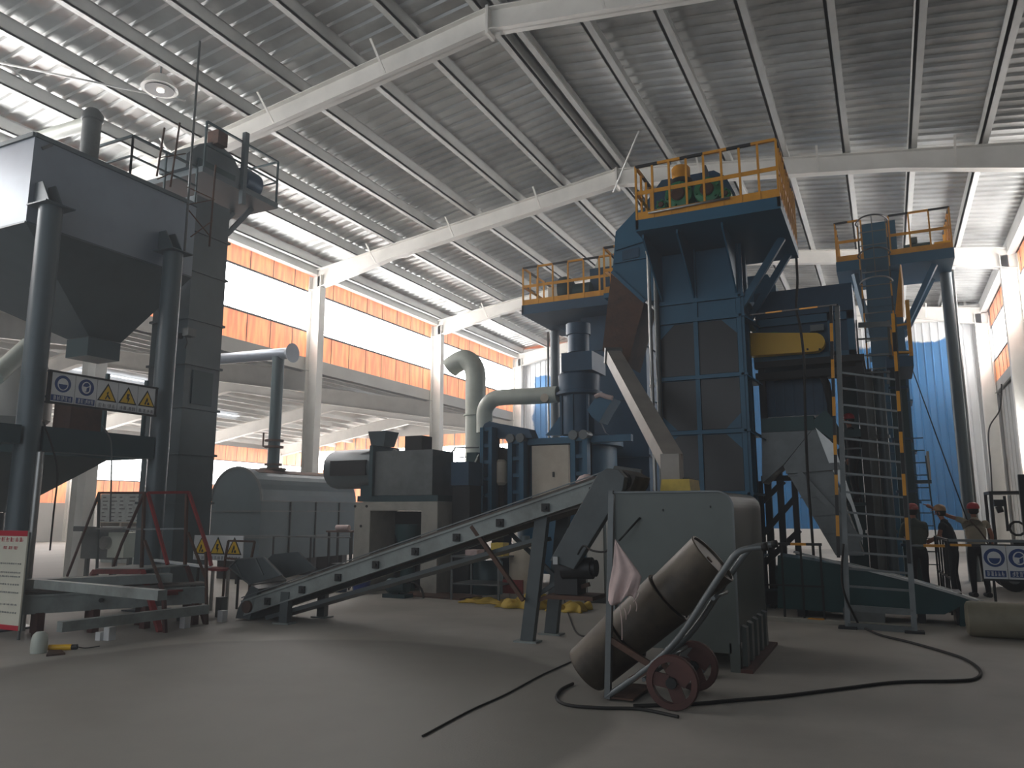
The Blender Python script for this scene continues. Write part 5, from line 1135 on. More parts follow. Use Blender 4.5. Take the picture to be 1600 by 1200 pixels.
# three drums
DY_ = HY_+.3
ends = [(917, 1046), (988, 989), (1054, 930), (1116, 870)]
pts = [h(x, y, DY_) for x, y in ends]; ax = (pts[3]-pts[0]).normalized(); Ld = (pts[3]-pts[0]).length/3; up2 = Vector((-ax.z, 0, ax.x))
labs = ('lowest of the three stained steel drums stacked on the hand truck', 'middle of the three stained steel drums on the hand truck, under the cloth', 'topmost of the three stained steel drums, reaching toward the handles')
for i in range(3):
    a = pts[0]+ax*Ld*i+up2*(.0, .0, .0)[i]; b = a+ax*(Ld-.012); r = .232
    t = thing('steel_drum', labs[i], 'drum', a, 'drums on the hand truck')
    ra, rb = (r-.012, r+.012)[::(1 if i % 2 == 0 else 1)]
    m = MB(); m.lathe(a, [(ra-.04, .03), (ra-.03, .0), (ra, .0), (ra+.004, .008), (ra+.002, .02), (rb, Ld-.034), (rb+.005, Ld-.022), (rb, Ld-.014), (rb-.014, Ld-.014), (rb-.02, Ld-.034)], 32, ax); m.build('barrel', 'drum', t)
    m = MB(); m.cyl(a+ax*(Ld-.03)+V(0, -.1, 0), a+ax*(Ld-.02)+V(0, -.1, 0), .03, n=10); m.build('bung', 'rust', t)
# hanging cloth
t = MB(); n, mrow = 16, 14; o = 0
top = h(961, 843, HY_-.06)
import random as _r; R_ = _r.Random(4)
P2 = [(961, 843), (1004, 905), (996, 945), (975, 955)]; left = [(961, 843), (958, 880), (951, 915), (950, 935)]
for j in range(mrow+1):
    v = j/mrow
    def interp(L_, v):
        q = v*(len(L_)-1); i0 = min(int(q), len(L_)-2); f_ = q-i0; return (L_[i0][0]*(1-f_)+L_[i0+1][0]*f_, L_[i0][1]*(1-f_)+L_[i0+1][1]*f_)
    a, b = interp(left, v), interp([(961.5, 843), (1003, 903), (998, 925), (991, 945)], v)
    for i in range(n+1):
        u = i/n; x = a[0]*(1-u)+b[0]*u; y = a[1]*(1-u)+b[1]*u+v*14*math.sin(u*5+.6)*(.4+u*.6)
        p = h(x, y, HY_-.07); p.y += .035*math.sin(u*13+v*2)*v-.03*v; t.v.append(p)
for j in range(mrow):
    for i in range(n): q = j*(n+1)+i; t.face([q, q+1, q+n+2, q+n+1], True)
ck = t.build('hanging_cloth', 'cloth'); sm = ck.modifiers.new('thick', 'SOLIDIFY'); sm.thickness = .006
tag(ck, 'pale pinkish rag hanging from the upright post over the drums', 'cloth')
fr2 = MB()
for i, (x0, y0, x1, y1) in enumerate(((968, 945, 972, 1000), (975, 950, 978, 968), (985, 945, 981, 960), (993, 940, 994, 955), (999, 925, 990, 940))):
    fr2.tube(spline([h(x0, y0, HY_-.1), h((x0+x1)/2+1.5, (y0+y1)/2, HY_-.12), h(x1, y1, HY_-.1)], 4), .004, 5)
fr2.build('frayed_thread', 'cloth', ck)
# broom-like disc scraper behind wheel
t = thing('round_scraper', 'grey disc on a short handle lying against the cabinet base behind the truck', 'scraper', at(1083, 1030, Y=7.9))
m = MB(); c = at(1083, 1015, Y=7.9); c.z = .145; m.cyl(c+V(0, -.02, 0), c+V(0, .03, 0), .14, n=20); m.build('disc', 'steel', t)
m = MB(); m.bar(c+V(0, -.04, .1), at(1112, 1028, Y=7.85), .04, .03); m.build('handle', 'rust', t)

# ================================================================= LEFT FLOOR: LOW CONVEYOR, STAIRS, POSTER
lc = thing('belt_conveyor', 'low flat belt conveyor of pale grey channels along the floor at the left', 'belt conveyor', (-11, 8.8, 0))
a0, a1 = at(20, 970, Z=.22), at(322, 950, Z=.22)
a0.z = a1.z = 0; d_ = (a1-a0).normalized(); n_ = Vector((-d_.y, d_.x, 0))
for o in (0, .42):
    m = MB(); m.bar(a0+n_*o+V(0, 0, .4), a1+n_*o+V(0, 0, .4), .05, .22); m.bar(a0+n_*o+V(0, 0, .52), a1+n_*o+V(0, 0, .52), .09, .025); m.build('side_channel', 'conv', lc)
m = MB(); m.bar(a0+n_*.21+V(0, 0, .56), a1+n_*.21+V(0, 0, .56), .34, .03); m.build('belt', 'belt', lc)
m = MB(); m.bar(a0+n_*.21+V(0, 0, .66), a1*.8+a0*.2+n_*.21+V(0, 0, .66), .3, .12); m.build('covered_trough', 'conv', lc)
for i in range(4):
    for o in (0, .42):
        c = a0+(a1-a0)*(.12+.27*i)+n_*o; m = MB(); m.box(c.x-.05, c.x+.05, c.y-.05, c.y+.05, 0, .3); m.build('leg', 'redbrown', lc)
c = a0+(a1-a0)*.42+V(.03, -.02, .42); m = MB(); m.cyl(c, c+V(.03, -.03, 0), .03, n=8); m.build('bearing_cap', 'shadow', lc)
m = MB(); m.bar(at(60, 912, Z=.76), at(254, 930, Z=.78), .1, .1); tag(m.build('steel_channel', 'conv'), 'loose pale steel channel lying on top of the low conveyor', 'steel channel')
b0, b1 = at(92, 992, Z=.17), at(322, 962, Z=.17); m = MB(); m.bar(b0+V(0, 0, .09), b1+V(0, 0, .09), .12, .12); tag(m.build('steel_channel', 'conv'), 'long pale steel channel on white blocks in front of the low conveyor', 'steel channel')
for i, (x, y, wd, lab) in enumerate(((152, 1001, .09, 'small white block leftmost under the front steel channel'), (165, 1001, .1, 'taller white block second from the left under the front channel'), (284, 982, .1, 'white block under the front channel right of the red stairs leg'), (343, 972, .1, 'rightmost white block near the conveyor tail'))):
    c = at(x, y, Z=0); m = MB(); m.box(c.x-wd/2, c.x+wd/2, c.y, c.y+wd, 0, .16 if i else .1); tag(m.build('wood_block', 'signw'), lab, 'block', 'white blocks under the channel')
for i, (x, y, rr, lab) in enumerate(((272, 972, .07, 'short dark block between the white blocks under the channel'), (332, 966, .06, 'small grey junction box at the conveyor tail'))):
    c = at(x, y, Z=0); m = MB(); m.box(c.x-rr, c.x+rr, c.y+.1, c.y+.1+rr*2, 0, .15 if i == 0 else .3); tag(m.build('support_block' if i == 0 else 'junction_box', 'steel'), lab, 'block' if i == 0 else 'box')
# crossover stairs, dark red tubes
st = thing('crossover_stairs', 'red and brown tubular crossover stairs bridging the low conveyor', 'stairs', (-9.2, 8.2, 0))
Yf, Yr = 7.62, 8.45
def rr_(x, y, Y): return at(x, y, Y=Y)
def tb(name, pts, mt, w_=.045, par=st):
    m = MB()
    for a, b in zip(pts, pts[1:]): m.bar(a, b, w_)
    return m.build(name, mt, par)
f1 = rr_(250, 992, Yf); f1.z = 0; f2 = rr_(321, 978, Yr); f2.z = 0
tb('stringer', [rr_(143, 900, Yf+.9), rr_(148, 893, Yf+.8), rr_(222, 893, Yf+.3), f1], 'red', .07)
tb('stringer', [rr_(292, 885, Yr+.1), f2], 'redbrown', .05)
m = MB(); m.prism([rr_(150, 890, Yf+.8), rr_(222, 891, Yf+.3), rr_(292, 884, Yr+.1), rr_(205, 884, Yr+1.2)], (0, 0, .02)); m.build('top_tread', 'conv', st)
for (a, b) in (((240, 925), (303, 920)), ((250, 962), (312, 950))):
    p, q = rr_(*a, Yf+.08), rr_(*b, Yr+.04); m = MB(); m.bar(p, q, .2, .03); m.bar(p+V(.06, -.05, -.02), q+V(.06, -.05, -.02), .02, .07); m.build('tread', 'red', st)
tb('hand_rail', [rr_(258, 990, Yf), rr_(256, 932, Yf), rr_(250, 912, Yf+.05)], 'redbrown', .045)
tb('hand_rail', [rr_(262, 882, Yf+.3), rr_(231, 770, Yf+.4), rr_(295, 769, Yr+.1), rr_(326, 862, Yr), rr_(330, 884, Yr)], 'red', .04)
tb('hand_rail', [rr_(323, 976, Yr-.02), rr_(322, 862, Yr-.02)], 'rust', .035)
tb('hand_rail', [rr_(105, 900, Yf+1.7), rr_(155, 770, Yf+1.3), rr_(226, 770, Yf+1.1), rr_(190, 850, Yf+1.2), rr_(170, 905, Yf+1.3)], 'redbrown', .035)
tb('rail_post', [rr_(155, 770, Yf+1.3), rr_(151, 905, Yf+1.3)], 'steel', .035)
tb('rail_post', [rr_(226, 770, Yf+.7), rr_(221, 890, Yf+.6)], 'rust', .04)
tb('rail_post', [rr_(292, 770, Yr+.1), rr_(289, 886, Yr+.1)], 'rust', .04)
tb('mid_rail', [rr_(150, 826, Yf+1.3), rr_(224, 827, Yf+.65), rr_(290, 826, Yr+.1)], 'steel', .025)
tb('brace', [rr_(226, 845, Yf+.5), rr_(256, 925, Yf+.2)], 'rust', .035)
tb('brace', [rr_(294, 832, Yr+.05), rr_(322, 905, Yr)], 'rust', .03)
m = MB(); m.bar(at(240, 875, Y=8.65), at(326, 886, Y=8.6), .1, .03); tag(m.build('steel_plank', 'signw'), 'narrow pale plank lying behind the red stairs', 'plank')
t = thing('tube_stand', 'short red and grey stand between the stairs and the conveyor boot', 'stand', at(345, 930, Y=9.0)); t.location.z = 0
p, q = at(326, 888, Y=9.6), at(357, 890, Y=9.6); m = MB(); m.bar(p, q, .3, .04); m.build('top', 'red', t)
for c in (p+V(.1, 0, 0), q): m = MB(); m.bar((c.x, 9.6, 0), c, .04, .04, (0, 1, 0)); m.build('leg', 'galv', t)
# poster on a stand
c = at(30, 986, Z=0); PY = 6.35
p0, p1 = at(-28, 985, Y=PY), at(28, 985, Y=PY); ztp = at(20, 829, Y=PY).z; zbp = at(20, 985, Y=PY).z
t = thing('notice_poster', 'tall cream notice poster with red header and footer at the left edge', 'poster', (p1.x, PY, 0))
m = MB(); m.box(p0.x, p1.x, PY, PY+.02, zbp, ztp); m.build('sheet', 'cream2', t)
m = MB(); m.box(p0.x, p1.x, PY-.004, PY, ztp-.07, ztp); m.build('red_header', 'signr', t)
m = MB(); m.box(p0.x, p1.x, PY-.004, PY, zbp, zbp+.06); m.build('red_footer', 'signr', t)
put = lambda m, a, b, v, d: m.box(a, b, PY-.006, PY-.001, v, d)
H_ = ztp-zbp
m = MB(); glyphs(m, put, p0.x+.1, p1.x-.06, ztp-.145, ztp-.085, 6, 5); glyphs(m, put, p0.x+.25, p1.x-.16, ztp-.24, ztp-.2, 3, 9); m.build('heading', 'signr', t)
m = MB()
for i, (v, n, u0) in enumerate(((.33, 7, .06), (.42, 8, .06), (.46, 7, .06), (.54, 6, .06), (.62, 8, .06), (.74, 4, .06), (.82, 6, .06))): glyphs(m, put, p0.x+.06, p1.x-.06, ztp-H_*v-.02, ztp-H_*v, n*2, 50+i)
m.build('text_lines', 'signg', t)
for x in (p0.x+.03, p1.x-.03): m = MB(); m.box(x-.015, x+.015, PY+.025, PY+.05, 0, ztp-.02); m.build('stand_leg', 'steel', t)
# white scoop and yellow grinder
t = thing('plastic_scoop', 'upright worn white plastic scoop standing on the floor by the poster', 'scoop', at(60, 1022, Z=0))
c = at(60, 1020, Z=0)
m = MB(); m.lathe(c, [(.085, 0), (.09, .05), (.088, .14), (.075, .2), (.04, .235)], 18); m.build('shell', 'duct', t)
t = thing('angle_grinder', 'yellow handheld angle grinder lying on the floor beside the white scoop', 'grinder', at(90, 1015, Z=0))
c = at(76, 1012, Z=.04); d = at(112, 1011, Z=.04)
m = MB(); m.cyl(c, d, .034, n=12); m.build('body', 'guard', t)
m = MB(); m.cyl(d, d+(d-c)*.25, .03, n=12); m.build('tail', 'black', t)
m = MB(); m.tube(spline([d+(d-c)*.25, d+(d-c)*.5+V(0, .04, -.02), d+(d-c)*.9+V(0, .1, -.01)]), .006, 6); m.build('cord', 'rubber', t)
m = MB(); m.prism([at(72, 1026, Z=.0), at(102, 1023, Z=.0), at(96, 1018, Z=0), at(76, 1018, Z=0)], (0, 0, .02)); tag(m.build('steel_offcut', 'rust'), 'small flat rusty offcut in front of the white scoop', 'offcut')
# valve machine behind the stairs
t = thing('weighing_machine', 'pale greasy weighing machine with pipe valves behind the red stairs', 'machine', at(185, 900, Y=10.6)); t.location.z = 0
g2 = lambda x, y, dy=0: at(x, y, Y=10.6+dy)
a, b = g2(170, 832), g2(192, 872); m = MB(); m.box(a.x, b.x, 10.6, 11.0, b.z, a.z); m.build('valve_box', 'duct', t)
m = MB(); a, b = g2(122, 830), g2(170, 875); m.box(a.x, b.x, 10.7, 11.1, b.z, a.z); m.build('housing', 'steel', t)
m = MB(); c = g2(168, 848); m.cyl(c+V(0, -.1, 0), c+V(0, .1, 0), .13, n=18); m.build('hand_wheel', 'galv', t)
m = MB(); c = g2(150, 832); m.bar(g2(118, 826), g2(195, 828), .1, .1); m.build('cross_rail', 'steel', t)
for x in (122, 165, 188): p = g2(x, 880); m = MB(); m.bar((p.x, 10.8, 0), (p.x, 10.8, p.z+.1), .07, .07, (0, 1, 0)); m.build('leg', 'steel', t)
# wrapped pallet stack and boards far behind
t = thing('pallet_stack', 'pale wrapped stack of printed bags on a pallet seen behind the stairs', 'pallet stack', at(190, 815, Y=17)); t.location.z = 0
a, b = at(158, 772, Y=17), at(224, 816, Y=17)
m = MB(); m.box(a.x, b.x, 17, 18.2, b.z, a.z); m.mi = 1; R2 = random.Random(3)
for r_i in range(7):
    for c_i in range(5):
        u = a.x+(b.x-a.x)*(c_i+.15+R2.uniform(0, .2))/5; v = b.z+(a.z-b.z)*(r_i+.25)/7.3; m.box(u, u+(b.x-a.x)*R2.uniform(.05, .12), 16.99, 17, v, v+.035)
m.build('wrapped_bags', ['wrap', 'steel'], t)
m = MB()
for i in range(3): m.box(a.x+i*(b.x-a.x-.1)/2, a.x+i*(b.x-a.x-.1)/2+.1, 17, 18.2, b.z-.14, b.z-.03)
m.box(a.x, b.x, 17, 18.2, b.z-.03, b.z-.001); m.build('pallet', 'cream', t)
m = MB(); m.box(a.x+.1, b.x-.1, 17.1, 18.1, 0, b.z-.14); m.build('lower_bags', 'wrap', t)
t = thing('shelf_rack', 'pale rack with pinkish stacks farther back behind the stairs', 'rack', at(205, 850, Y=21)); t.location.z = 0
a, b = at(158, 822, Y=21), at(219, 880, Y=21)
for z in (0.02, .55, 1.05): m = MB(); m.box(a.x, b.x, 21, 21.6, z, z+.05); m.build('shelf', 'signw', t)
for i in range(3): m = MB(); x = a.x+i*(b.x-a.x-.06)/2; m.box(x, x+.06, 20.96, 21, 0, 1.3); m.build('post', 'redbrown', t)
for i in range(4): m = MB(); x = a.x+.15+i*(b.x-a.x-.2)/4; m.box(x, x+(b.x-a.x)/5, 21.02, 21.5, 1.1, 1.1+.15+.05*(i % 2)); m.build('stored_bag', 'cloth', t)

# ================================================================= BEHIND THE CONVEYOR: TABLE, TARPS, BUCKET
TBY = 12.7
t = thing('work_table', 'light metal work table with odds and ends behind the conveyor', 'table', at(740, 930, Y=TBY)); t.location.z = 0
a, b = at(704, 868, Y=TBY), at(780, 868, Y=TBY)
m = MB(); m.box(a.x, b.x, TBY, TBY+.8, a.z-.03, a.z); m.build('table_top', 'steel', t)
m = MB(); m.box(a.x, b.x, TBY, TBY+.8, .28, .3); m.build('lower_shelf', 'steel', t)
for x in (a.x+.02, b.x-.02):
    for y in (TBY+.02, TBY+.78): m = MB(); m.bar((x, y, 0), (x, y, a.z-.03), .035, .035, (0, 1, 0)); m.build('leg', 'steel', t)
c = Vector(((a.x+b.x)/2, TBY+.3, a.z)); m = MB(); m.lathe(c+V(.15, 0, .001), [(.14, 0), (.14, .03), (.1, .05)], 14); tag(m.build('tool_tray', 'red'), 'flat orange-red tray on the work table', 'tray')
m = MB(); c = at(722, 866, Y=TBY+.3); m.box(a.x+.2, a.x+.45, TBY+.2, TBY+.5, a.z+.001, a.z+.1); tag(m.build('folded_cloth', 'cloth'), 'pale folded cloth at the left of the work table', 'cloth')
c = at(786, 853, Y=TBY+.1); m = MB(); zt_ = at(786, 836, Y=TBY).z; m.box(b.x-.25, b.x-.0, TBY+.15, TBY+.4, a.z+.001, a.z+.24); tag(m.build('canister', 'plas'), 'yellowish canister at the right end of the work table', 'canister')
t = thing('pump_barrel', 'dusty upright barrel and pump right of the work table', 'barrel', at(815, 920, Y=13.6)); c = at(820, 900, Y=13.6)
m = MB(); m.lathe((c.x, 13.6, 0), [(.28, 0), (.3, .05), (.3, .8), (.24, .95), (.1, 1.0)], 22); m.build('barrel', 'cream', t)
m = MB(); m.cyl((c.x, 13.6, 1.0), (c.x, 13.6, 1.15), .1, n=14); m.build('pump_head', 'slate', t)
m = MB(); m.box(c.x-.31, c.x+.1, 13.28, 13.34, .1, .35); m.build('red_patch', 'red', t)
p = at(938, 900, Y=13.9); t = thing('electrical_cabinet', 'grey-green electrical cabinet half hidden behind the slanting conveyor drive', 'cabinet', (p.x, 13.9, 0))
a, b = at(915, 820, Y=13.4), at(962, 940, Y=13.4); m = MB(); m.box(a.x, b.x+.2, 13.4, 13.95, .1, 1.9); m.build('body', 'cab', t)
for i in range(2): m = MB(); x = a.x+.03+i*(b.x+.2-a.x)/2; m.box(x, x+(b.x+.2-a.x)/2-.06, 13.38, 13.4, .15, 1.85); m.build('door', 'greywall', t)
m = MB(); m.box(a.x-.03, b.x+.23, 13.36, 13.97, 0, .1); m.build('plinth', 'black', t)
p = at(757, 895, Y=13.8); t = thing('oil_drum', 'low dark round tank standing behind the legs of the work table', 'tank', (p.x, 13.9, 0)); m = MB(); m.lathe((p.x, 13.95, 0), [(.3, 0), (.3, .62), (.27, .66)], 22); m.build('shell', 'slatedark', t)
# tarps: crumpled heaps
def tarp(px0, px1, pyb, Y, h_, label, seed, name='tarpaulin'):
    a, b = at(px0, pyb, Y=Y), at(px1, pyb, Y=Y); nx, ny = 26, 12; R = random.Random(seed); m = MB(); ph = [R.uniform(0, 6) for _ in range(6)]; nx, ny = 60, 26
    for j in range(ny+1):
        for i in range(nx+1):
            u, v = i/nx, j/ny; e = min(1, 4.5*min(u, 1-u, v, 1-v)); e = e**.5
            z = h_*e*(.45+.3*math.sin(u*11+ph[0]+v*3)*math.sin(v*5+ph[1])+.09*math.sin(u*21+ph[2]+v*6)*math.cos(v*9+ph[3]+u*4)+.25*math.sin(u*3+ph[4]))
            m.v.append(Vector((a.x+(b.x-a.x)*u+.04*math.sin(v*17+ph[5]), Y+.65*v+.05*math.sin(u*14+ph[2]), max(.004, z))))
    for j in range(ny):
        for i in range(nx): q = j*(nx+1)+i; m.face([q, q+1, q+nx+2, q+nx+1], True)
    o = m.build(name, 'tarp'); md = o.modifiers.new('thick', 'SOLIDIFY'); md.thickness = .01; tag(o, label, 'tarpaulin', 'yellow tarpaulins')
tarp(718, 786, 942, 12.35, .14, 'flat folded yellow tarpaulin on the floor under the work table', 1)
tarp(775, 845, 946, 12.0, .3, 'crumpled yellow tarpaulin heaped left of the near conveyor leg', 2)
tarp(848, 905, 950, 11.9, .24, 'crumpled yellow tarpaulin heap right of the near conveyor leg', 3)
c = at(574, 925, Z=0); c.y -= .3
for i, (dx, lab) in enumerate(((0, 'blue plastic bucket on the floor behind the conveyor, right one'), (-.55, 'dark blue bucket left of its brighter twin'))):
    t = thing('plastic_bucket', lab, 'bucket', (c.x+dx, c.y, 0), 'buckets behind the conveyor'); m = MB(); m.lathe((c.x+dx, c.y+.1, 0), [(.15, 0), (.19, .3), (.2, .31), (.2, .33)], 20); m.build('pail', 'bluebk' if i == 0 else 'bluedk', t)
    m = MB(); m.tube(arc((c.x+dx, c.y+.1, .31), .2, 10, 170, 8), .006, 5); m.build('handle', 'steel', t)
m = MB(); a, b = at(615, 930, Z=0), at(718, 938, Z=0); m.prism([a+V(0, 0, 0), b, b+V(.1, .7, 0), a+V(.1, .7, 0)], (0, 0, .03)); tag(m.build('floor_plate', 'rust'), 'thin dark steel plate lying on the floor beneath the conveyor', 'plate')
t = thing('floor_pump', 'small dark pump set under the rising conveyor by the concrete pedestal', 'pump', at(622, 915, Y=12.6)); c = at(622, 905, Y=12.6)
m = MB(); m.cyl((c.x-.2, 12.6, .22), (c.x+.2, 12.6, .22), .14, n=16); m.box(c.x-.25, c.x+.25, 12.45, 12.75, 0, .07); m.build('body', 'slatedark', t)
m = MB(); m.tube(arc((c.x+.3, 12.6, .0+.01), .28, 0, 180, 10), .02, 8); m.build('hose', 'rubber', t)
p = at(534, 833, Y=13.7); m = MB(); m.cyl((p.x-.22, 13.8, p.z+.115), (p.x+.12, 13.8, p.z+.115), .06, n=12); tag(m.build('rolled_cloth', 'cloth'), 'small pale roll lying on the dark bench beside the arched tank', 'cloth roll')
t = thing('tool_bench', 'dark cluttered bench between the arched tank and the pedestal', 'bench', (p.x, 13.8, 0))
m = MB(); m.box(p.x-.35, p.x+.35, 13.6, 14.0, p.z+.02, p.z+.055); m.build('bench_top', 'rust', t)
for x in (p.x-.3, p.x+.3):
    for y in (13.65, 13.95): m = MB(); m.bar((x, y, 0), (x, y, p.z+.02), .04, .04, (0, 1, 0)); m.build('leg', 'black', t)
m = MB(); m.box(p.x-.25, p.x+.25, 13.68, 13.92, .3, .5); m.build('stored_parts', 'shadow', t)

# ================================================================= HOSES AND CABLES
def hose(pix, r, label, mt='rubber', z=None, name='rubber_hose'):
    m = MB(); m.tube(spline([at(x, y, Z=r) for x, y in pix], 8), r, 8); return tag(m.build(name, mt), label, 'hose')
hose([(1343, 978), (1375, 992), (1420, 1003), (1470, 1017), (1508, 1030), (1531, 1047), (1525, 1060), (1490, 1064), (1400, 1066), (1300, 1078), (1220, 1088), (1150, 1094), (1080, 1100), (990, 1103)], .016, 'long reddish-black hose curving over the floor from the ladder foot to the hand truck')
hose([(895, 1068), (876, 1078), (870, 1092), (890, 1102), (940, 1106), (1000, 1108), (1060, 1120)], .014, 'dark hose looping round the foot of the hand truck')
hose([(900, 1031), (850, 1053), (790, 1085), (735, 1110), (660, 1150)], .008, 'thin black cord running from the drums to the lower picture edge', name='black_cable')
m = MB(); m.tube(spline([at(1244, 400, Y=14.25), at(1246, 440, Y=14.2), at(1244, 480, Y=14.1), at(1250, 510, Y=14.0), at(1256, 560, Y=13.9), at(1258, 640, Y=13.8), at(1262, 740, Y=13.7), at(1270, 850, Y=13.6), at(1275, 940, Y=13.55)]), .022, 8); tag(m.build('hanging_cable', 'rubber'), 'thick black cable hanging from the blue tower platform across the yellow guard', 'cable')
m = MB(); m.tube(spline([at(1318, 850, Y=12.0), at(1315, 900, Y=11.9), at(1322, 935, Y=11.9), at(1343, 978, Z=.02)]), .015, 8); tag(m.build('hanging_cable', 'rubber'), 'black cable dropping down the left stile of the tall ladder', 'cable')
hose([(880, 932), (890, 965), (905, 992), (940, 992)], .01, 'thin black cable lying on the floor right of the conveyor legs', name='black_cable')
m = MB(); m.cyl(at(1424, 573, Y=17.5), at(1512, 815, Y=17.5), .012, n=6); tag(m.build('stay_wire', 'black'), 'thin black stay wire slanting in front of the blue wall', 'wire')
m = MB(); m.tube(spline([at(1565, 600, Y=24), at(1562, 640, Y=24), at(1545, 672, Y=24), at(1548, 730, Y=24), at(1552, 800, Y=24)]), .02, 6); tag(m.build('hanging_cable', 'black'), 'black cable looping down the right wall column', 'cable')

# ================================================================= RIGHT: RAIL WITH SIGN, LYING TANK, FORKLIFT
RYY = 13.9
t = thing('guard_rail', 'dark guard rail with striped top bar carrying the blue mask sign at right', 'railing', (1.3, RYY, 0))
zr1 = at(1540, 845, Y=RYY).z; x0, x1 = at(1482, 845, Y=RYY).x, 2.9
m = MB(); m.bar((x0, RYY, zr1), (x1, RYY, zr1), .04); m.build('top_rail', 'steel', t)
m = MB(); striped(m, (x0, RYY, zr1-.07), (x1, RYY, zr1-.07), .035, seg=.3, start=1); m.build('striped_rail', ['black', 'yellow'], t)
for x in (x0, x0+.55, x0+1.1, x1): m = MB(); m.bar((x, RYY, 0), (x, RYY, zr1), .035, .035, (0, 1, 0)); m.build('post', 'shadow', t)
m = MB(); m.bar((x0, RYY, zr1), (x0-.1, RYY+1.9, zr1), .035); m.bar((x0, RYY, zr1*.5), (x0-.1, RYY+1.9, zr1*.5), .03); m.build('side_rail', 'shadow', t)
for i in range(1, 6): y = RYY+1.9*i/5; m = MB(); m.bar((x0-.1*i/5, y, 0), (x0-.1*i/5, y, zr1), .03, .03, (0, 1, 0)); m.build('post', 'shadow', t)
t = thing('safety_sign_board', 'white safety board with large blue mask signs hung on the right guard rail', 'sign board', (1.6, RYY-.05, .6))
a, b = at(1532, 852, Y=RYY-.05), at(1576, 905, Y=RYY-.05); wd = b.x-a.x
for i, kd in enumerate(('mask', 'face')):
    xa = a.x+i*wd; m = MB(); m.box(xa+.004, xa+wd-.004, RYY-.07, RYY-.05, b.z, a.z); m.build('board', 'signw', t)
    pl3 = lambda u, v, d: Vector((u, RYY-.071-d, v)); sign_panel(t, kd, (xa+wd/2, (a.z+b.z)/2), wd, (a.z-b.z)*.96, pl3, 71+i)
m = MB(); m.box(a.x, a.x+2*wd, RYY-.075, RYY-.045, b.z-.03, b.z); m.box(a.x, a.x+2*wd, RYY-.075, RYY-.045, a.z, a.z+.02); m.build('frame', 'black', t)
# striped rail piece in front of the first worker
t = thing('barrier_rail', 'short grey rail with one yellow length in front of the left worker', 'barrier rail', (.5, 14.6, 0))
p, q = at(1418, 852, Y=14.6), at(1478, 856, Y=14.6); q.z = p.z
m = MB(); m.bar(p, p+(q-p)*.42, .03); m.mi = 1; m.bar(p+(q-p)*.42, q, .045); m.build('top_rail', ['steel', 'yellow'], t)
for k_ in (.05, .95): c = p+(q-p)*k_; m = MB(); m.bar((c.x, c.y, 0), c, .03, .03, (0, 1, 0)); m.build('post', 'shadow', t)
# lying rounded tank at the right edge
t = thing('lying_tank', 'pale dusty rounded tank lying on its side at the lower right edge', 'tank', (1.6, 12.1, 0))
p = at(1516, 998, Z=0); yl = p.y+.25; rz_ = .225
m = MB(); m.lathe((p.x-.02, yl, rz_), [(.05, 0), (rz_*.8, .01), (rz_*.95, .03), (rz_, .07), (rz_, 2.3)], 30, (1, 0, 0)); m.build('shell', 'tankc', t)
m = MB(); m.cyl((p.x+.9, yl, rz_), (p.x+.93, yl, rz_), rz_+.006, n=30); m.build('band', 'rust', t)
for y, (xa, xb), lab in ((13.2, (1510, 1640), 'long grey beam lying on the floor behind the rounded tank'), (14.4, (1500, 1640), 'pale beam on the floor below the blue mask sign')):
    a, b = at(xa, 930, Y=y), at(xb, 930, Y=y); m = MB(); m.box(a.x, b.x, y, y+.15, 0, .12); tag(m.build('steel_beam', 'steel' if y < 14 else 'cream'), lab, 'steel beam', 'beams lying on the floor at right')
# forklift
FY = 19.0
t = thing('forklift', 'dark forklift with overhead guard parked by the right wall', 'forklift', (at(1580, 850, Y=FY).x, FY, 0))
f_ = lambda x, y: at(x, y, Y=FY)
a, b = f_(1548, 772), f_(1548, 852); xw = f_(1610, 800).x
for x in (a.x, ): 
    for y in (FY, FY+1.0): m = MB(); m.bar((x, y, b.z-.05), (x, y, a.z), .06, .06, (0, 1, 0)); m.build('guard_post', 'black', t)
for y in (FY, FY+1.0): m = MB(); m.bar((xw, y, b.z-.05), (xw, y, a.z), .06, .06, (0, 1, 0)); m.build('guard_post', 'black', t)
m = MB(); m.box(a.x-.03, xw+.03, FY-.03, FY+1.03, a.z, a.z+.06); m.build('roof_guard', 'black', t)
m = MB(); m.box(a.x-.1, xw+.5, FY-.05, FY+1.05, .3, b.z-.04); m.build('body', 'shadow', t, .04)
m = MB(); c = f_(1560, 782); m.box(c.x-.07, c.x+.1, FY+.1, FY+.2, c.z-.12, c.z+.02); c2 = f_(1563, 797); m.cyl((c2.x-.05, FY+.15, c2.z), (c2.x+.06, FY+.15, c2.z+.03), .07, n=12); m.build('work_lamp', 'black', t)
m = MB(); m.bar(f_(1570, 775)+V(0, .1, 0), f_(1576, 830)+V(0, .1, 0), .05); m.build('control_column', 'black', t)
m = MB(); c = f_(1592, 826); m.tube([c+V(.14*math.cos(q*.628), .2+.03*math.sin(q*.628), .14*math.sin(q*.628)) for q in range(11)], .025, 8); m.build('steering_wheel', 'black', t)
m = MB(); m.box(f_(1585, 830).x, xw, FY+.3, FY+.8, b.z-.04, b.z+.1); m.build('seat', 'rubber', t)
for x in (a.x+.25, xw+.1):
    for y in (FY-.1, FY+.95): m = MB(); m.cyl((x, y, .27), (x, y+.15, .27), .27, n=24); wh = m.build('wheel', 'rubber', t); m = MB(); m.cyl((x, y-.01, .27), (x, y+.16, .27), .12, n=14); m.build('hub', 'steel', wh)
m = MB(); m.box(f_(1594, 800).x, xw+.4, FY-.25, FY-.12, 0.25, f_(1594, 742).z); m.build('mast', 'shadow', t)

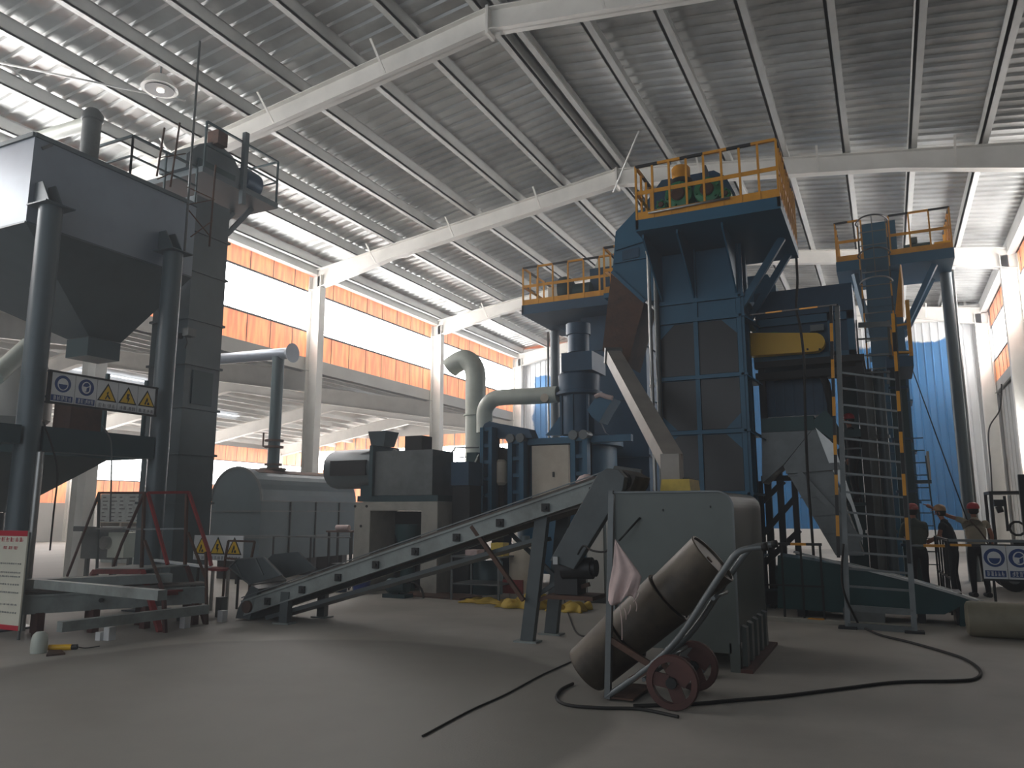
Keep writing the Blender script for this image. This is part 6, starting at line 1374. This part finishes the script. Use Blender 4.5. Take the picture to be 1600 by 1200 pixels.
# ================================================================= PEOPLE
def skin_chain(chains, name, mt, parent, sub=2):
    """one continuous skinned surface from connected chains; chain = list of (point, radius x, radius y)"""
    vs = []; es = []; rs = []; key = {}
    for ch in chains:
        prev = None
        for p, rx, ry in ch:
            k_ = tuple(round(c, 4) for c in p)
            if k_ not in key: key[k_] = len(vs); vs.append(Vector(p)-wloc(parent)); rs.append((rx, ry))
            i = key[k_]
            if prev is not None and prev != i and (prev, i) not in es: es.append((prev, i))
            prev = i
    me = bpy.data.meshes.new(name); me.from_pydata([tuple(v) for v in vs], es, []); o = bpy.data.objects.new(name, me); COL.objects.link(o); o.parent = parent
    me.materials.append(M[mt]); md = o.modifiers.new('skin', 'SKIN')
    if not me.skin_vertices: 
        bpy.context.view_layer.objects.active = o
    sv = me.skin_vertices[0].data if len(me.skin_vertices) else None
    if sv is None: 
        me.skin_vertices.new() if hasattr(me.skin_vertices, 'new') else None; sv = me.skin_vertices[0].data
    for i, (rx, ry) in enumerate(rs): sv[i].radius = (rx, ry); sv[i].use_root = (i == 0)
    md.use_smooth_shade = True; s2 = o.modifiers.new('sub', 'SUBSURF'); s2.levels = sub; s2.render_levels = sub
    return o
def person(label, x, y, face, H=1.72, lean=0.0, top='jacket', hat='hatred', helmet=True, armL=None, armR=None, zb=0.0, sleeves='long', crown=None):
    """face = heading angle; arms = (elbow, hand) offsets from the shoulder in body coordinates (right, forward, up)"""
    t = thing('person', label, 'person', (x, y, zb)); s = H/1.75
    fx, fy = math.cos(face), math.sin(face)
    def B(r, f, u): f += lean*max(0, u-.95); return Vector((x+s*(f*fx+r*fy), y+s*(f*fy-r*fx), zb+s*u))
    leg = lambda d: [(B(0, 0, 1.04), .135*s, .1*s), (B(0, 0, .95), .14*s, .105*s), (B(d*.1, 0, .84), .095*s, .095*s), (B(d*.11, .03, .5), .065*s, .07*s), (B(d*.12, -.02, .12), .048*s, .05*s), (B(d*.12, -.0, .05), .045*s, .045*s), (B(d*.13, .14, .035), .04*s, .03*s)]
    skin_chain([leg(-1), leg(1)], 'trousers', 'trousers', t)
    for d in (-1, 1): m = MB(); a, b = B(d*.12, -.07, .045), B(d*.13, .17, .035); m.tube([a, a*.6+b*.4, b], [.05*s, .052*s, .04*s], 10); m.build('shoe', 'black', t)
    arms = []
    hands = []
    for d, A in ((-1, armL), (1, armR)):
        A = A or ((d*.07, .02, -.28), (d*.06, .12, -.52)); sh = (d*.19, 0, 1.42)
        e = tuple(sh[i]+A[0][i] for i in range(3)); w_ = tuple(sh[i]+A[1][i] for i in range(3))
        arms.append((B(*sh), B(*e), B(*w_)))
    tors = [(B(0, 0, .86), .15*s, .11*s), (B(0, 0, .97), .155*s, .115*s), (B(0, 0, 1.12), .145*s, .105*s), (B(0, 0, 1.32), .165*s, .115*s), (B(0, 0, 1.45), .085*s, .075*s), (B(0, .01, 1.5), .055*s, .055*s)]
    body = [tors]
    for sh, e, w_ in arms:
        if sleeves == 'long': body.append([tors[2], (sh, .065*s, .065*s), (e, .05*s, .05*s), (w_, .037*s, .037*s)])
        else: body.append([tors[2], (sh, .065*s, .065*s), (sh*.45+e*.55, .055*s, .055*s)])
    skin_chain(body, 'upper_clothing', top, t)
    sk = [[(B(0, .01, 1.46), .05*s, .05*s), (B(0, .025, 1.56), .05*s, .05*s), (B(0, .03, 1.62), .078*s, .085*s), (B(0, .02, 1.69), .07*s, .08*s)]]
    if sleeves != 'long':
        for sh, e, w_ in arms: sk.append([(sh*.6+e*.4, .045*s, .045*s), (e, .04*s, .04*s), (w_, .026*s, .026*s)])
    body_ = skin_chain(sk[:1], 'head', 'skin', t)
    for ch in sk[1:]: skin_chain([ch], 'forearm', 'skin', t)
    # face and ears
    m = MB(); m.tube([B(0, .1, 1.6), B(0, .125, 1.585), B(0, .1, 1.575)], [.008, .014, .008], 6)
    for d in (-1, 1): m.tube([B(d*.082, .02, 1.63), B(d*.088, .015, 1.6), B(d*.08, .02, 1.57)], [.01, .016, .008], 6)
    m.build('nose_and_ears', 'skin', t)
    m = MB()
    for d in (-1, 1): m.lathe(B(d*.03, .098, 1.625), [(.002, -.008), (.01, 0), (.002, .008)], 8)
    m.bar(B(-.022, .1, 1.548), B(.022, .1, 1.548), .008); m.build('eyes_and_mouth', 'hair', t)
    m = MB(); c = B(0, 0, 1.62); m.lathe(c-V(0, 0, .07*s), [(.05*s, 0), (.08*s, .03*s), (.09*s, .09*s), (.08*s, .13*s)], 16); m.build('hair', 'hair', t)
    # hands with five fingers
    for (sh, e, w_), dd in zip(arms, (-1, 1)):
        dr = (w_-e).normalized(); sd = dr.cross(Vector((0, 0, 1))).normalized() if abs(dr.z) < .9 else Vector((fx, fy, 0)); up = sd.cross(dr)
        m = MB(); p0 = w_; pm = w_+dr*.05; m.tube([p0-dr*.02, p0+dr*.02, pm, w_+dr*.095], [.024, .032, .038, .03], 10)
        for q in range(4): o = sd*(q-1.5)*.019; L_ = (.062, .075, .07, .055)[q]; m.tube([w_+dr*.085+o, w_+dr*(.085+L_*.5)+o-up*.004, w_+dr*(.08+L_)+o-up*.018], [.0095, .009, .007], 7)
        m.tube([w_+dr*.03+sd*.032*dd, w_+dr*.06+sd*.055*dd, w_+dr*.085+sd*.062*dd], [.012, .011, .008], 7)
        m.build('hand', 'skin', t)
    c = B(0, .01, 1.655)
    m = MB(); m.lathe(c, [(.108*s, 0), (.112*s, .02*s), (.108*s, .05*s), (.09*s, .09*s), (.055*s, .115*s), (.01, .125*s)], 20)
    m.prism([c+V(fx, fy, 0)*.17*s*math.cos(a)+V(fy, -fx, 0)*.1*s*math.sin(a)*1.0 for a in [math.radians(q) for q in range(-90, 91, 20)]], (0, 0, .012)); m.build('helmet' if helmet else 'cap', hat, t)
    return t, B, arms
L1 = at(1440, 925, Y=16.6); person('person in a grey-green jacket and pinkish cap standing with back turned behind the ladder', L1.x, 16.6, math.radians(115), 1.74, .12, 'jacket', 'capred', True, ((-.05, .1, -.28), (.1, .35, -.3)), ((.05, .1, -.28), (-.1, .35, -.3)))
L2 = at(1495, 925, Y=17.0); person('person in a tan helmet and dark navy T-shirt leaning on the rail', L2.x, 17.0, math.radians(165), 1.72, .22, 'tshirt', 'capt', True, ((-.06, .12, -.26), (.02, .38, -.36)), ((.06, .12, -.26), (.0, .38, -.36)), sleeves='short')
L3 = at(1527, 925, Y=17.1); tP, Bp, ar = person('person in a red helmet and beige shirt pointing up to the left with one arm', L3.x+.1, 17.5, math.radians(105), 1.76, .0, 'beige', 'hatred', True, ((-.26, .05, .1), (-.52, .12, .26)), ((.1, .03, -.26), (.12, .12, -.48)), sleeves='short')
m = MB(); m.tube([Bp(-.13, -.13, 1.44), Bp(0, -.135, 1.28), Bp(.12, -.13, 1.08), Bp(.17, -.08, .98)], .014, 6); m.build('bag_strap', 'rust', tP)
z4 = at(1332, 645, Y=16.2).z-1.72
t = thing('service_platform', 'small dark service platform with a rail behind the tall ladder', 'platform', (at(1330, 760, Y=16.2).x, 16.1, z4-.05))
xx = at(1333, 700, Y=16.2).x; m = MB(); m.box(xx-.26, xx+.24, 15.8, 16.6, z4-.06, z4-.005); m.build('deck', 'slatedark', t)
for x in (xx-.24, xx+.22): m = MB(); m.bar((x, 15.83, 0), (x, 15.83, z4+1.0), .05, .05, (0, 1, 0)); m.build('post', 'slatedark', t)
m = MB(); m.bar((xx-.24, 15.83, z4+1.0), (xx+.22, 15.83, z4+1.0), .03); m.build('hand_rail', 'steel', t)
m = MB(); m.bar((xx-.24, 15.83, z4+.5), (xx+.22, 15.83, z4+.5), .03); m.build('mid_rail', 'steel', t)
person('person in a red helmet and dark clothes up on the service platform behind the ladder', xx, 16.25, math.radians(170), 1.7, .05, 'tshirt', 'hatred', True, ((-.06, .15, -.24), (-.05, .36, -.2)), None, zb=z4)
